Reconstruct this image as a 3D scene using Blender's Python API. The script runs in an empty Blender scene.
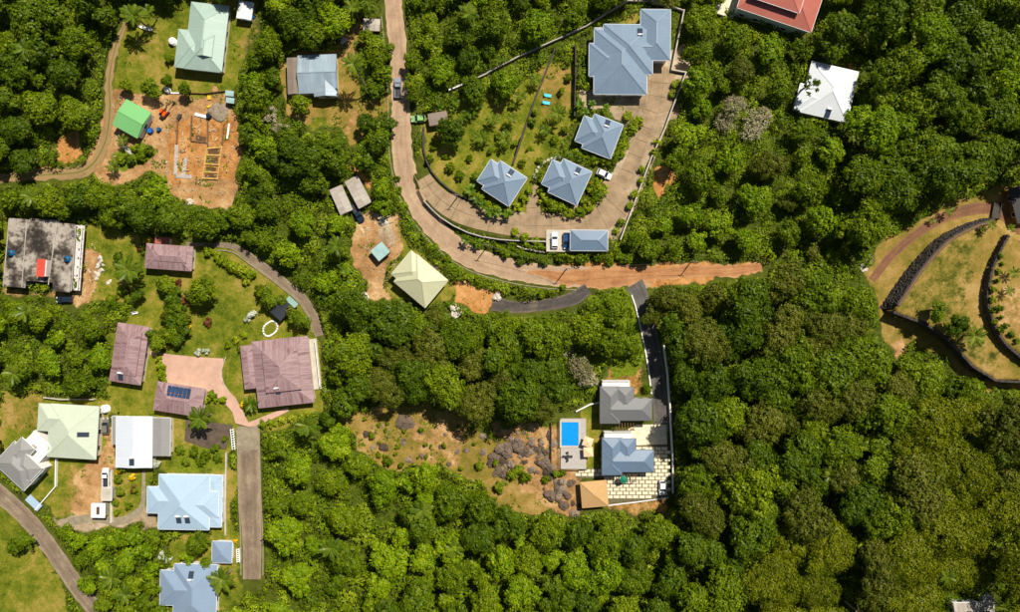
import bpy, math, random
import numpy as np

# ------------------------------------------------------------------ camera, world, sun, exposure
S = 3.75            # photo pixels per metre at ground level
H = 190.0           # camera height
SUN_EL = 55.0
SUN_AZ = math.atan2(0.8, 0.6)      # where the sun stands, seen from above (x right, y up)

scene = bpy.context.scene
cam_d = bpy.data.cameras.new('camera')
cam_d.sensor_width = 36.0
cam_d.lens = 36.0 * H / (1020 / S)
cam_d.clip_start = 1.0
cam_d.clip_end = 3000.0
cam = bpy.data.objects.new('camera', cam_d)
scene.collection.objects.link(cam)
cam.location = (0, 0, H)
cam.rotation_euler = (0, 0, 0)
scene.camera = cam

world = bpy.data.worlds.new('World')
scene.world = world
world.use_nodes = True
wt = world.node_tree
wt.nodes.clear()
sky = wt.nodes.new('ShaderNodeTexSky')
sky.sky_type = 'NISHITA'
sky.sun_disc = False
sky.sun_elevation = math.radians(SUN_EL)
sky.sun_rotation = math.pi / 2 - SUN_AZ
bg = wt.nodes.new('ShaderNodeBackground')
bg.inputs[1].default_value = 0.05
wo = wt.nodes.new('ShaderNodeOutputWorld')
wt.links.new(sky.outputs[0], bg.inputs[0])
wt.links.new(bg.outputs[0], wo.inputs[0])

sun_d = bpy.data.lights.new('sun', 'SUN')
sun_d.energy = 5.0
sun_d.angle = math.radians(0.5)
sun_d.color = (1.0, 0.95, 0.86)
sun = bpy.data.objects.new('sun', sun_d)
scene.collection.objects.link(sun)
sun.rotation_euler = (0, math.radians(90 - SUN_EL), SUN_AZ)
sun.location = (60, 80, 150)

scene.view_settings.view_transform = 'Standard'
scene.view_settings.look = 'None'
scene.view_settings.exposure = 0.35
scene.view_settings.gamma = 1.0
scene.cycles.max_bounces = 6
scene.cycles.diffuse_bounces = 3
scene.cycles.transparent_max_bounces = 4

random.seed(7)
rng = np.random.default_rng(11)
COL = scene.collection
R = math.radians

# ------------------------------------------------------------------ materials
MATS = {}

def lin(r, g, b):
    def f(c):
        c /= 255.0
        return c / 12.92 if c <= 0.04045 else ((c + 0.055) / 1.055) ** 2.4
    return (f(r), f(g), f(b), 1.0)

class NT:
    def __init__(self, name):
        self.m = bpy.data.materials.new(name)
        self.m.use_nodes = True
        self.t = self.m.node_tree
        self.t.nodes.clear()
        self.out = self.n('ShaderNodeOutputMaterial')
        MATS[name] = self.m
    def n(self, typ, **kw):
        nd = self.t.nodes.new(typ)
        for k, v in kw.items():
            setattr(nd, k, v)
        return nd
    def l(self, a, b):
        self.t.links.new(a, b)
    def noise(self, vec, scale, detail=4, rough=0.6):
        nd = self.n('ShaderNodeTexNoise')
        nd.inputs['Scale'].default_value = scale
        nd.inputs['Detail'].default_value = detail
        nd.inputs['Roughness'].default_value = rough
        if vec is not None:
            self.l(vec, nd.inputs['Vector'])
        return nd.outputs['Fac']
    def ramp(self, fac, stops):
        nd = self.n('ShaderNodeValToRGB')
        e = nd.color_ramp.elements
        while len(e) < len(stops):
            e.new(0.5)
        for el, (p, c) in zip(e, stops):
            el.position = p
            el.color = c
        self.l(fac, nd.inputs[0])
        return nd.outputs[0]
    def math(self, op, a, b=None, c=None, clamp=False):
        nd = self.n('ShaderNodeMath', operation=op, use_clamp=clamp)
        for i, v in enumerate((a, b, c)):
            if v is None:
                continue
            if isinstance(v, (int, float)):
                nd.inputs[i].default_value = v
            else:
                self.l(v, nd.inputs[i])
        return nd.outputs[0]
    def mix(self, fac, a, b, blend='MIX'):
        nd = self.n('ShaderNodeMix', data_type='RGBA', blend_type=blend)
        for i, v in ((0, fac), (6, a), (7, b)):
            if isinstance(v, (int, float)):
                nd.inputs[i].default_value = v
            elif isinstance(v, tuple):
                nd.inputs[i].default_value = v
            else:
                self.l(v, nd.inputs[i])
        return nd.outputs[2]
    def scaled(self, vec, sx, sy, sz):
        nd = self.n('ShaderNodeMapping')
        nd.inputs['Scale'].default_value = (sx, sy, sz)
        self.l(vec, nd.inputs['Vector'])
        return nd.outputs[0]
    def coord(self, which='Object'):
        return self.n('ShaderNodeTexCoord').outputs[which]
    def geo(self):
        return self.n('ShaderNodeNewGeometry').outputs['Position']
    def rand(self):
        return self.n('ShaderNodeObjectInfo').outputs['Random']
    def bsdf(self, col, rough=0.8, metal=0.0, bump=None, bstr=0.3, bdist=0.1, spec=0.3):
        b = self.n('ShaderNodeBsdfPrincipled')
        if isinstance(col, tuple):
            b.inputs['Base Color'].default_value = col
        else:
            self.l(col, b.inputs['Base Color'])
        if isinstance(rough, (int, float)):
            b.inputs['Roughness'].default_value = rough
        else:
            self.l(rough, b.inputs['Roughness'])
        b.inputs['Metallic'].default_value = metal
        b.inputs['Specular IOR Level'].default_value = spec
        if bump is not None:
            bn = self.n('ShaderNodeBump')
            bn.inputs['Strength'].default_value = bstr
            bn.inputs['Distance'].default_value = bdist
            self.l(bump, bn.inputs['Height'])
            self.l(bn.outputs[0], b.inputs['Normal'])
        self.l(b.outputs[0], self.out.inputs[0])
        return b

def plain(name, col, rough=0.7, metal=0.0, var=0.25, scale=1.5, spec=0.3):
    t = NT(name)
    p = t.geo()
    f = t.noise(p, scale, 5, 0.65)
    dark = tuple(c * (1 - var) for c in col[:3]) + (1,)
    lite = tuple(min(1, c * (1 + var * 0.6)) for c in col[:3]) + (1,)
    t.bsdf(t.ramp(f, [(0.3, dark), (0.72, lite)]), rough, metal, bump=f, bstr=0.15, bdist=0.05, spec=spec)
    return t.m

def roof_mat(name, col, stain, rough=0.5, metal=0.0, stain_amt=0.4, streak=0.5, sheet=0.06):
    # uv: u metres along the eave, v metres up the slope
    t = NT(name)
    col = tuple(c * 0.78 for c in col[:3]) + (1,); stain = tuple(c * 0.78 for c in stain[:3]) + (1,)
    uv = t.coord('UV')
    g = t.geo()
    st = t.noise(t.scaled(uv, 2.4, 0.16, 1.0), 1.0, 4, 0.7)
    bl = t.noise(g, 0.28, 4, 0.6)
    fine = t.noise(g, 2.6, 3, 0.6)
    f = t.math('ADD', t.math('MULTIPLY', st, streak), t.math('MULTIPLY', bl, 1.0 - streak))
    c = t.ramp(f, [(0.40, col), (0.66, t_mix(col, stain, stain_amt))])
    c = t.mix(t.math('MULTIPLY', fine, 0.22), c, stain)
    # laps between roof sheets, each sheet a little different
    sep = t.n('ShaderNodeSeparateXYZ')
    t.l(uv, sep.inputs[0])
    u = t.math('DIVIDE', sep.outputs[0], 0.95)
    cell = t.math('FLOOR', u)
    wn = t.n('ShaderNodeTexWhiteNoise', noise_dimensions='1D')
    t.l(cell, wn.inputs['W'])
    c = t.mix(t.math('MULTIPLY', wn.outputs[0], sheet * 3), c, stain)
    edge = t.math('LESS_THAN', t.math('FRACT', u), 0.10)
    c = t.mix(t.math('MULTIPLY', edge, 0.22), c, stain)
    rib = t.math('SINE', t.math('MULTIPLY', sep.outputs[0], 26.0))
    t.bsdf(c, rough, metal, bump=rib, bstr=0.12, bdist=0.03, spec=0.35)
    return t.m

def t_mix(a, b, k):
    return tuple(x * (1 - k) + y * k for x, y in zip(a, b))

plain('white_wall', lin(226, 222, 212), 0.85, var=0.1)
plain('cream_wall', lin(212, 200, 170), 0.85, var=0.1)
plain('grey_wall', lin(150, 148, 142), 0.85, var=0.15)
plain('white_paint', lin(236, 236, 232), 0.5, var=0.06)
plain('dark_metal', lin(52, 52, 54), 0.5, var=0.2)
plain('gutter_grey', lin(120, 128, 134), 0.5, var=0.1)
plain('gutter_purple', lin(150, 120, 118), 0.5, var=0.1)
plain('timber', lin(112, 82, 52), 0.8, var=0.3)
plain('pale_timber', lin(196, 172, 128), 0.8, var=0.2)
plain('yellow_form', lin(190, 152, 84), 0.85, var=0.4)
plain('concrete', lin(168, 160, 148), 0.9, var=0.3, scale=0.6)
plain('pale_concrete', lin(182, 174, 156), 0.9, var=0.2, scale=0.5)
plain('paver_stone', lin(214, 202, 172), 0.85, var=0.25, scale=0.9)
plain('moss_joint', lin(104, 98, 70), 0.95, var=0.4, scale=1.5)
plain('pit_soil_shade', lin(92, 66, 42), 0.95, var=0.4)  # brown soil, darkened so the pits look deep and shaded
plain('gravel', lin(142, 126, 106), 0.95, var=0.4, scale=2.5)
plain('grey_pink', lin(206, 194, 186), 0.9, var=0.3, scale=0.9)
plain('deck_tile', lin(168, 160, 150), 0.7, var=0.12)
plain('render_pink', lin(190, 152, 130), 0.85, var=0.2, scale=0.4)
plain('stone_dark', lin(74, 68, 62), 0.95, var=0.5, scale=2.2)
t = NT('boulder')
g_ = t.geo(); f_ = t.noise(g_, 1.1, 6, 0.7); f2_ = t.noise(g_, 4.0, 4, 0.7)
v_ = t.math('ADD', t.math('MULTIPLY', f_, 0.6), t.math('MULTIPLY', t.rand(), 0.4))
t.bsdf(t.ramp(v_, [(0.25, lin(62, 50, 42)), (0.5, lin(98, 82, 68)), (0.75, lin(138, 122, 104))]), 0.95, bump=f2_, bstr=0.5, bdist=0.15)
plain('boulder_pale', lin(196, 186, 170), 0.95, var=0.3, scale=0.9)
plain('barrel_blue', lin(34, 98, 168), 0.4, var=0.1)
plain('tank_blue', lin(28, 86, 122), 0.4, var=0.12)
plain('orange_paint', lin(220, 84, 30), 0.45, var=0.15)
plain('red_sheet', lin(196, 74, 56), 0.6, var=0.2)
plain('rubber', lin(28, 28, 28), 0.85, var=0.2)
plain('turquoise', lin(70, 186, 196), 0.5, var=0.05)
plain('umbrella_green', lin(18, 112, 84), 0.7, var=0.1)
plain('parasol_beige', lin(214, 186, 146), 0.85, var=0.08)
plain('tent_tan', lin(186, 148, 98), 0.85, var=0.12)
plain('bark', lin(98, 84, 68), 0.95, var=0.35)
plain('palm_bark', lin(130, 116, 98), 0.95, var=0.3)
plain('door_wood', lin(92, 62, 40), 0.6, var=0.2)
plain('yellow_sack', lin(226, 176, 40), 0.7, var=0.1)
plain('lamp_red', lin(150, 20, 18), 0.3, var=0.05)
plain('lamp_clear', lin(225, 225, 220), 0.2, var=0.03)
plain('chrome', lin(160, 162, 165), 0.3, 0.8, var=0.05)
for nm, c in (('white', (232, 232, 230)), ('silver', (150, 158, 168)), ('green', (156, 200, 124)),
              ('blue', (28, 72, 118)), ('navy', (38, 52, 68)), ('grey', (132, 128, 118))):
    plain('car_' + nm, lin(*c), 0.25, 0.1 if nm == 'white' else 0.35, var=0.03, spec=0.5)

t = NT('debris')
t.bsdf(t.ramp(t.noise(t.geo(), 0.9, 3, 0.7), [(0.35, lin(84, 62, 42)), (0.5, lin(150, 128, 98)), (0.65, lin(196, 186, 166))]), 0.9)
t = NT('glass'); t.bsdf(lin(28, 36, 44), 0.08, spec=0.6)
t = NT('solar_cell')
p = t.coord('Object')
f = t.noise(p, 0.5, 2)
t.bsdf(t.ramp(f, [(0.3, lin(34, 54, 84)), (0.7, lin(52, 78, 110))]), 0.18, spec=0.5)
t = NT('collector'); t.bsdf(lin(52, 60, 74), 0.2, spec=0.5)
t = NT('pool_water')
g = t.geo()
t.bsdf(t.mix(t.noise(g, 1.2, 3), lin(12, 118, 205), lin(26, 148, 226)), 0.08, bump=t.noise(g, 2.0, 2), bstr=0.1, bdist=0.03)
t = NT('pond_water'); t.bsdf(lin(40, 62, 40), 0.1)

roof_mat('roof_mint', lin(184, 204, 188), lin(140, 166, 150), stain_amt=0.35)
roof_mat('roof_green', lin(128, 196, 118), lin(110, 168, 108), stain_amt=0.3, sheet=0.03)
roof_mat('roof_purple', lin(108, 64, 70), lin(196, 168, 164), stain_amt=0.75, streak=0.75, sheet=0.12)
roof_mat('roof_palegreen', lin(212, 218, 194), lin(176, 188, 160), stain_amt=0.35, sheet=0.03)
roof_mat('roof_white', lin(226, 230, 234), lin(186, 196, 206), stain_amt=0.3, sheet=0.03)
roof_mat('roof_lightblue', lin(184, 206, 222), lin(150, 176, 196), stain_amt=0.3, sheet=0.03)
roof_mat('roof_greyblue', lin(142, 162, 184), lin(120, 138, 156), stain_amt=0.3, sheet=0.03)
roof_mat('roof_slateblue', lin(112, 134, 156), lin(96, 112, 128), stain_amt=0.3, sheet=0.03, rough=0.42)
roof_mat('roof_villablue', lin(136, 156, 174), lin(100, 118, 136), stain_amt=0.3, sheet=0.03, rough=0.42)
roof_mat('roof_grey', lin(122, 122, 120), lin(98, 98, 98), stain_amt=0.3, sheet=0.03)
roof_mat('roof_lightgrey', lin(158, 156, 150), lin(128, 126, 122), stain_amt=0.3, sheet=0.03)
roof_mat('roof_silver', lin(172, 190, 200), lin(122, 136, 144), stain_amt=0.6, sheet=0.16, rough=0.4)
roof_mat('roof_brown', lin(148, 128, 112), lin(110, 96, 86), stain_amt=0.5, sheet=0.1)
roof_mat('roof_cream', lin(208, 206, 166), lin(176, 174, 138), stain_amt=0.25, sheet=0.03)
roof_mat('roof_rust', lin(192, 108, 88), lin(150, 78, 64), stain_amt=0.35, sheet=0.04)
roof_mat('roof_whitehouse', lin(232, 234, 234), lin(204, 208, 210), stain_amt=0.25, sheet=0.02)
roof_mat('roof_dirtywhite', lin(206, 198, 184), lin(138, 120, 102), stain_amt=0.7, sheet=0.14)
roof_mat('roof_black', lin(52, 56, 62), lin(40, 42, 46), stain_amt=0.3, sheet=0.05)
roof_mat('roof_tin', lin(178, 206, 206), lin(128, 168, 150), stain_amt=0.6, sheet=0.2)
roof_mat('roof_darkbrown', lin(46, 40, 36), lin(30, 28, 26), stain_amt=0.3)

# weathered flat concrete roof
t = NT('roof_slab')
g = t.geo()
f1 = t.noise(g, 0.16, 5, 0.62); f2 = t.noise(g, 0.7, 5, 0.7)
c = t.ramp(t.math('ADD', t.math('MULTIPLY', f1, 0.6), t.math('MULTIPLY', f2, 0.4)),
           [(0.42, lin(44, 38, 32)), (0.485, lin(82, 74, 64)), (0.515, lin(120, 110, 98)), (0.57, lin(160, 150, 136))])
t.bsdf(c, 0.95, bump=f2, bstr=0.2)

def road_mat(name, base, dark, dust, tracks=0.3, centre=None):
    base, dark, dust = [tuple(c * 0.72 for c in q[:3]) + (1,) for q in (base, dark, dust)]
    # uv: u = metres along, v = -1..1 across
    t = NT(name)
    uv = t.coord('UV'); g = t.geo()
    sep = t.n('ShaderNodeSeparateXYZ'); t.l(uv, sep.inputs[0])
    a = t.math('ABSOLUTE', sep.outputs[1])
    tr = t.math('SUBTRACT', 1.0, t.math('MULTIPLY', t.math('ABSOLUTE', t.math('SUBTRACT', a, 0.45)), 4.0), clamp=True)
    n1 = t.noise(g, 0.25, 5, 0.65); n2 = t.noise(g, 1.6, 5, 0.7)
    st = t.noise(t.scaled(uv, 0.12, 3.0, 1), 1.0, 4, 0.6)
    f = t.math('ADD', t.math('MULTIPLY', n1, 0.45), t.math('ADD', t.math('MULTIPLY', n2, 0.25), t.math('MULTIPLY', st, 0.3)))
    c = t.ramp(f, [(0.36, dark), (0.52, base), (0.66, dust)])
    c = t.mix(t.math('MULTIPLY', tr, tracks), c, dark)
    ed = t.math('MULTIPLY', t.math('POWER', a, 5.0, clamp=True), t.math('MULTIPLY', n2, 1.1), clamp=True)
    c = t.mix(ed, c, dust)
    if centre:
        k = t.math('SUBTRACT', 1.0, t.math('MULTIPLY', a, 3.2), clamp=True)
        k = t.math('MULTIPLY', t.math('SUBTRACT', t.math('ADD', k, t.math('MULTIPLY', n1, 1.6)), 1.15), 2.2, clamp=True)
        c = t.mix(k, c, centre)
    t.bsdf(c, 0.95, bump=n2, bstr=0.25, bdist=0.06)
    return t.m

road_mat('road_tan', lin(190, 158, 126), lin(156, 126, 98), lin(214, 184, 146))
road_mat('road_orange', lin(192, 136, 88), lin(152, 98, 58), lin(212, 166, 116))
road_mat('road_asphalt', lin(92, 84, 78), lin(66, 60, 58), lin(142, 124, 100))
road_mat('road_brown', lin(144, 124, 102), lin(110, 94, 76), lin(184, 164, 132))
plain('yard_dark', lin(92, 78, 64), 0.95, var=0.45, scale=0.5)
road_mat('road_dirt', lin(170, 138, 94), lin(138, 108, 70), lin(150, 134, 76), tracks=0.0, centre=lin(98, 98, 34))
road_mat('drive_grey', lin(104, 98, 92), lin(72, 68, 66), lin(132, 124, 112))
road_mat('terrace_road', lin(138, 96, 66), lin(104, 74, 54), lin(166, 122, 82))
plain('drive_slab', lin(152, 128, 98), 0.92, var=0.34, scale=0.35)
plain('kerb_pale', lin(140, 128, 104), 0.9, var=0.3, scale=0.8)

# ground: zones are vertex weights, mixed with noise
t = NT('ground_mix')
g = t.geo()
def attr(tt, nm):
    a = tt.n('ShaderNodeAttribute'); a.attribute_name = nm
    s = tt.n('ShaderNodeSeparateColor'); tt.l(a.outputs['Color'], s.inputs[0])
    return s.outputs
za = attr(t, 'zone_a'); zb = attr(t, 'zone_b')
n_l = t.noise(g, 0.07, 4, 0.6); n_m = t.noise(g, 0.35, 5, 0.65); n_s = t.noise(g, 1.7, 5, 0.75); n_f = t.noise(g, 6.0, 3, 0.7)
c_floor = t.ramp(n_m, [(0.3, lin(58, 60, 18)), (0.55, lin(76, 84, 24)), (0.75, lin(100, 92, 42))])
g_var = t.math('ADD', t.math('MULTIPLY', n_l, 0.4), t.math('ADD', t.math('MULTIPLY', n_m, 0.32), t.math('MULTIPLY', n_s, 0.28)))
c_lawn = t.ramp(g_var, [(0.40, lin(58, 72, 10)), (0.46, lin(88, 97, 18)), (0.52, lin(114, 112, 32)), (0.58, lin(146, 124, 60))])
c_dry = t.ramp(g_var, [(0.38, lin(84, 84, 22)), (0.46, lin(116, 102, 40)), (0.53, lin(140, 114, 56)), (0.61, lin(162, 134, 82))])
c_soil = t.ramp(g_var, [(0.38, lin(112, 82, 48)), (0.5, lin(162, 122, 78)), (0.62, lin(196, 164, 118))])
c_orng = t.ramp(g_var, [(0.38, lin(118, 66, 26)), (0.5, lin(172, 120, 66)), (0.62, lin(200, 156, 102))])
c_pale = t.ramp(g_var, [(0.38, lin(120, 102, 78)), (0.5, lin(156, 136, 108)), (0.62, lin(184, 168, 142))])
c_tuft = t.ramp(n_s, [(0.35, lin(60, 78, 10)), (0.62, lin(112, 124, 24))])
def zone(col, nxt, w):
    k = t.math('ADD', t.math('MULTIPLY', w, 3.0), t.math('ADD', t.math('MULTIPLY', n_s, 1.5), t.math('MULTIPLY', n_m, 2.2)))
    k = t.math('SUBTRACT', k, 3.15)
    k = t.math('MULTIPLY', k, 1.3, clamp=True)
    return t.mix(k, col, nxt)
c = zone(c_floor, c_lawn, za[2])
c = zone(c, c_dry, zb[0])
c = zone(c, c_soil, za[0])
c = zone(c, c_orng, za[1])
c = zone(c, c_pale, zb[1])
c = zone(c, c_tuft, zb[2])
t.bsdf(c, 0.95, bump=t.math('ADD', n_s, n_f), bstr=0.5, bdist=0.12, spec=0.1)

def leaf_mat(name, dark, mid, lite, trans=0.22, gloss=0.45, objvar=0.5):
    t = NT(name)
    a = t.n('ShaderNodeAttribute'); a.attribute_name = 'tint'
    r = t.rand()
    f = t.math('ADD', t.math('MULTIPLY', a.outputs['Fac'], 1.0 - objvar), t.math('MULTIPLY', r, objvar))
    c = t.ramp(f, [(0.12, dark), (0.5, mid), (0.9, lite)])
    b = t.n('ShaderNodeBsdfPrincipled')
    t.l(c, b.inputs['Base Color']); b.inputs['Roughness'].default_value = gloss
    b.inputs['Specular IOR Level'].default_value = 0.12
    tr = t.n('ShaderNodeBsdfTranslucent')
    t.l(t.mix(0.55, c, lin(150, 175, 30)), tr.inputs[0])
    m = t.n('ShaderNodeMixShader'); m.inputs[0].default_value = trans
    t.l(b.outputs[0], m.inputs[1]); t.l(tr.outputs[0], m.inputs[2])
    t.l(m.outputs[0], t.out.inputs[0])
    return t.m

leaf_mat('leaf_round', lin(60, 78, 4), lin(92, 111, 6), lin(132, 144, 18), objvar=0.3)
leaf_mat('leaf_bright', lin(72, 98, 4), lin(106, 131, 7), lin(148, 162, 20), objvar=0.25)
leaf_mat('leaf_dark', lin(48, 66, 5), lin(72, 92, 8), lin(108, 124, 18), objvar=0.3)
leaf_mat('leaf_olive', lin(60, 68, 12), lin(86, 92, 20), lin(124, 124, 42), objvar=0.35)
leaf_mat('leaf_spread', lin(70, 78, 4), lin(98, 106, 7), lin(130, 134, 20), objvar=0.25)
leaf_mat('leaf_grey', lin(112, 104, 72), lin(142, 132, 98), lin(178, 168, 134), trans=0.1)
leaf_mat('leaf_palm', lin(62, 82, 14), lin(90, 110, 22), lin(128, 138, 40), gloss=0.35)
leaf_mat('leaf_banana', lin(54, 78, 8), lin(76, 102, 13), lin(108, 128, 28), gloss=0.35)
leaf_mat('leaf_yellow', lin(186, 150, 6), lin(214, 176, 14), lin(230, 196, 40), trans=0.15)
leaf_mat('leaf_red', lin(86, 40, 34), lin(104, 58, 38), lin(124, 90, 48), trans=0.1)
leaf_mat('leaf_white', lin(150, 156, 126), lin(186, 190, 168), lin(216, 216, 204), trans=0.1)
leaf_mat('leaf_hedge', lin(92, 114, 8), lin(126, 142, 16), lin(166, 168, 38))
leaf_mat('leaf_under', lin(68, 88, 5), lin(100, 122, 8), lin(142, 154, 22), objvar=0.0)

def M(n):
    return MATS[n]

# ------------------------------------------------------------------ terrain
def inside(poly, X, Y):
    poly = np.asarray(poly, float)
    res = np.zeros(np.shape(X), bool)
    n = len(poly)
    for i in range(n):
        x0, y0 = poly[i]; x1, y1 = poly[(i + 1) % n]
        if y0 == y1:
            continue
        c = ((Y >= min(y0, y1)) & (Y < max(y0, y1)))
        xi = x0 + (Y - y0) * (x1 - x0) / (y1 - y0)
        res ^= c & (X < xi)
    return res

def flatpx(pts):
    return [((x - 510) / S, (306 - y) / S) for x, y in pts]

# raised terraces: (pixel outline, metres above the surrounding ground)
TERR = [
    ([(886, 312), (915, 269), (939, 243), (963, 229), (986, 221), (1000, 230), (1040, 250), (1120, 300), (1120, 381), (1020, 381), (986, 379), (963, 365), (939, 338), (918, 324)], 3.8),
    ([(995, 236), (980, 267), (974, 297), (979, 321), (991, 343), (1020, 365), (1120, 380), (1120, 300), (1040, 250)], 2.0),
    ([(559, 417), (587, 417), (587, 470), (559, 470)], 1.2),
    ([(414, 176), (422, 199), (440, 217), (468, 232), (500, 239), (546, 241), (546, 253), (609, 253), (622, 238), (640, 190), (664, 130), (684, 76), (671, 72), (684, 12), (640, 5), (575, 48), (575, 118), (540, 150), (470, 165), (440, 160)], 1.3),
]
TERR_W = [(flatpx(p), h) for p, h in TERR]

def ground(X, Y):
    X = np.asarray(X, float); Y = np.asarray(Y, float)
    z = 0.7 * np.sin(X / 41 + 0.6) * np.cos(Y / 33 - 0.3) + 0.4 * np.sin(X / 19 - Y / 23)
    for p, h in TERR_W:
        z = z + h * inside(p, X, Y)
    return z

def G(x, y):
    return float(ground(np.array([x]), np.array([y]))[0])

def W(px, py, dz=0.0):
    """photo pixel -> point dz above the ground there"""
    X0 = (px - 510) / S; Y0 = (306 - py) / S
    x, y = X0, Y0
    for _ in range(4):
        z = G(x, y) + dz
        k = 1 - z / H
        x, y = X0 * k, Y0 * k
    return x, y, G(x, y) + dz

# ------------------------------------------------------------------ mesh helpers
def new_obj(name, me, mat=None, parent=None):
    o = bpy.data.objects.new(name, me)
    COL.objects.link(o)
    if mat is not None and me is not None and not me.materials:
        me.materials.append(M(mat))
    if parent is not None:
        o.parent = parent
    return o

def tag(o, label=None, cat=None, group=None, kind=None):
    if label: o['label'] = label
    if cat: o['category'] = cat
    if group: o['group'] = group
    if kind: o['kind'] = kind
    return o

def thing(name, label, cat, loc=(0, 0, 0), rz=0.0, group=None):
    o = bpy.data.objects.new(name, None)
    o.empty_display_size = 0.3
    COL.objects.link(o)
    o.location = loc
    o.rotation_euler = (0, 0, rz)
    return tag(o, label, cat, group)

class MB:
    def __init__(self):
        self.v = []; self.f = []; self.uv = []
    def add(self, vs, fs, uvs=None):
        b = len(self.v)
        self.v += [tuple(p) for p in vs]
        for i, f in enumerate(fs):
            self.f.append(tuple(b + k for k in f))
            self.uv.append(uvs[i] if uvs else [(0, 0)] * len(f))
        return self
    def box(self, c, s, rz=0.0, taper=1.0):
        x, y, z = s[0] / 2, s[1] / 2, s[2] / 2
        ca, sa = math.cos(rz), math.sin(rz)
        vs = []
        for dz, k in ((-z, 1.0), (z, taper)):
            for dx, dy in ((-x, -y), (x, -y), (x, y), (-x, y)):
                dx *= k; dy *= k
                vs.append((c[0] + dx * ca - dy * sa, c[1] + dx * sa + dy * ca, c[2] + dz))
        return self.add(vs, [(3, 2, 1, 0), (4, 5, 6, 7), (0, 1, 5, 4), (1, 2, 6, 5), (2, 3, 7, 6), (3, 0, 4, 7)])
    def prism(self, poly, z0, z1):
        n = len(poly)
        a = sum(poly[i][0] * poly[(i + 1) % n][1] - poly[(i + 1) % n][0] * poly[i][1] for i in range(n))
        if a < 0:
            poly = poly[::-1]
        vs = [(x, y, z0) for x, y in poly] + [(x, y, z1) for x, y in poly]
        fs = [tuple(range(n))[::-1], tuple(range(n, 2 * n))]
        fs += [(i, (i + 1) % n, n + (i + 1) % n, n + i) for i in range(n)]
        return self.add(vs, fs)
    def tube(self, pts, rad, seg=7, cap=True):
        pts = [np.array(p, float) for p in pts]
        if not isinstance(rad, (list, tuple)):
            rad = [rad] * len(pts)
        vs = []
        for i, p in enumerate(pts):
            d = pts[min(i + 1, len(pts) - 1)] - pts[max(i - 1, 0)]
            d = d / (np.linalg.norm(d) + 1e-9)
            a = np.cross(d, (0, 0, 1.0)) if abs(d[2]) < 0.95 else np.cross(d, (1.0, 0, 0))
            a /= np.linalg.norm(a); b = np.cross(d, a)
            for k in range(seg):
                t_ = 2 * math.pi * k / seg
                vs.append(p + rad[i] * (math.cos(t_) * a + math.sin(t_) * b))
        fs = []
        for i in range(len(pts) - 1):
            for k in range(seg):
                k2 = (k + 1) % seg
                fs.append((i * seg + k, i * seg + k2, (i + 1) * seg + k2, (i + 1) * seg + k))
        if cap:
            fs.append(tuple(range(seg)))
            fs.append(tuple(range((len(pts) - 1) * seg, len(pts) * seg))[::-1])
        return self.add(vs, fs)
    def beam(self, p, q, w, h):
        """rectangular bar from p to q, h measured upward"""
        p = np.array(p, float); q = np.array(q, float)
        d = q - p; L = np.linalg.norm(d); d /= L
        s = np.cross(d, (0, 0, 1.0)); n_ = np.linalg.norm(s)
        s = s / n_ if n_ > 1e-6 else np.array((1.0, 0, 0))
        u = np.cross(s, d)
        vs = []
        for e in (p, q):
            for a, b in ((-1, 0), (1, 0), (1, 1), (-1, 1)):
                vs.append(e + s * a * w / 2 + u * b * h)
        return self.add(vs, [(0, 1, 2, 3), (7, 6, 5, 4), (0, 4, 5, 1), (1, 5, 6, 2), (2, 6, 7, 3), (3, 7, 4, 0)])
    def mesh(self, name, smooth=False):
        me = bpy.data.meshes.new(name)
        me.from_pydata([tuple(map(float, p)) for p in self.v], [], self.f)
        uvl = me.uv_layers.new(name='UVMap')
        flat = [c for fu in self.uv for p in fu for c in p]
        uvl.data.foreach_set('uv', flat)
        if smooth:
            me.polygons.foreach_set('use_smooth', [True] * len(me.polygons))
        me.update()
        return me
    def build(self, name, mat, parent=None, smooth=False):
        return new_obj(name, self.mesh(name, smooth), mat, parent)

def np_mesh(name, V, F4, tint=None, smooth=False):
    me = bpy.data.meshes.new(name)
    n = len(F4)
    me.vertices.add(len(V)); me.vertices.foreach_set('co', np.ascontiguousarray(V, np.float32).ravel())
    me.loops.add(n * 4); me.loops.foreach_set('vertex_index', np.ascontiguousarray(F4, np.int32).ravel())
    me.polygons.add(n)
    me.polygons.foreach_set('loop_start', np.arange(0, n * 4, 4, dtype=np.int32))
    me.polygons.foreach_set('loop_total', np.full(n, 4, np.int32))
    if smooth:
        me.polygons.foreach_set('use_smooth', np.ones(n, bool))
    me.update(calc_edges=True)
    if tint is not None:
        a = me.attributes.new('tint', 'FLOAT', 'FACE')
        a.data.foreach_set('value', np.ascontiguousarray(tint, np.float32))
    return me

def leaves(name, C, N, size, tint, mat, aspect=0.62):
    """rhombic leaves at C facing N"""
    n = len(C)
    N = N / (np.linalg.norm(N, axis=1, keepdims=True) + 1e-9)
    A = rng.normal(size=(n, 3))
    A -= N * np.sum(A * N, axis=1, keepdims=True)
    A /= np.linalg.norm(A, axis=1, keepdims=True) + 1e-9
    B = np.cross(N, A)
    s = size[:, None]
    droop = N * s * 0.18
    V = np.stack([C - A * s - droop, C - B * s * aspect, C + A * s - droop, C + B * s * aspect], 1).reshape(-1, 3)
    F = np.arange(4 * n).reshape(-1, 4)
    me = np_mesh(name, V, F, tint)
    me.materials.append(M(mat))
    return me

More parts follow.
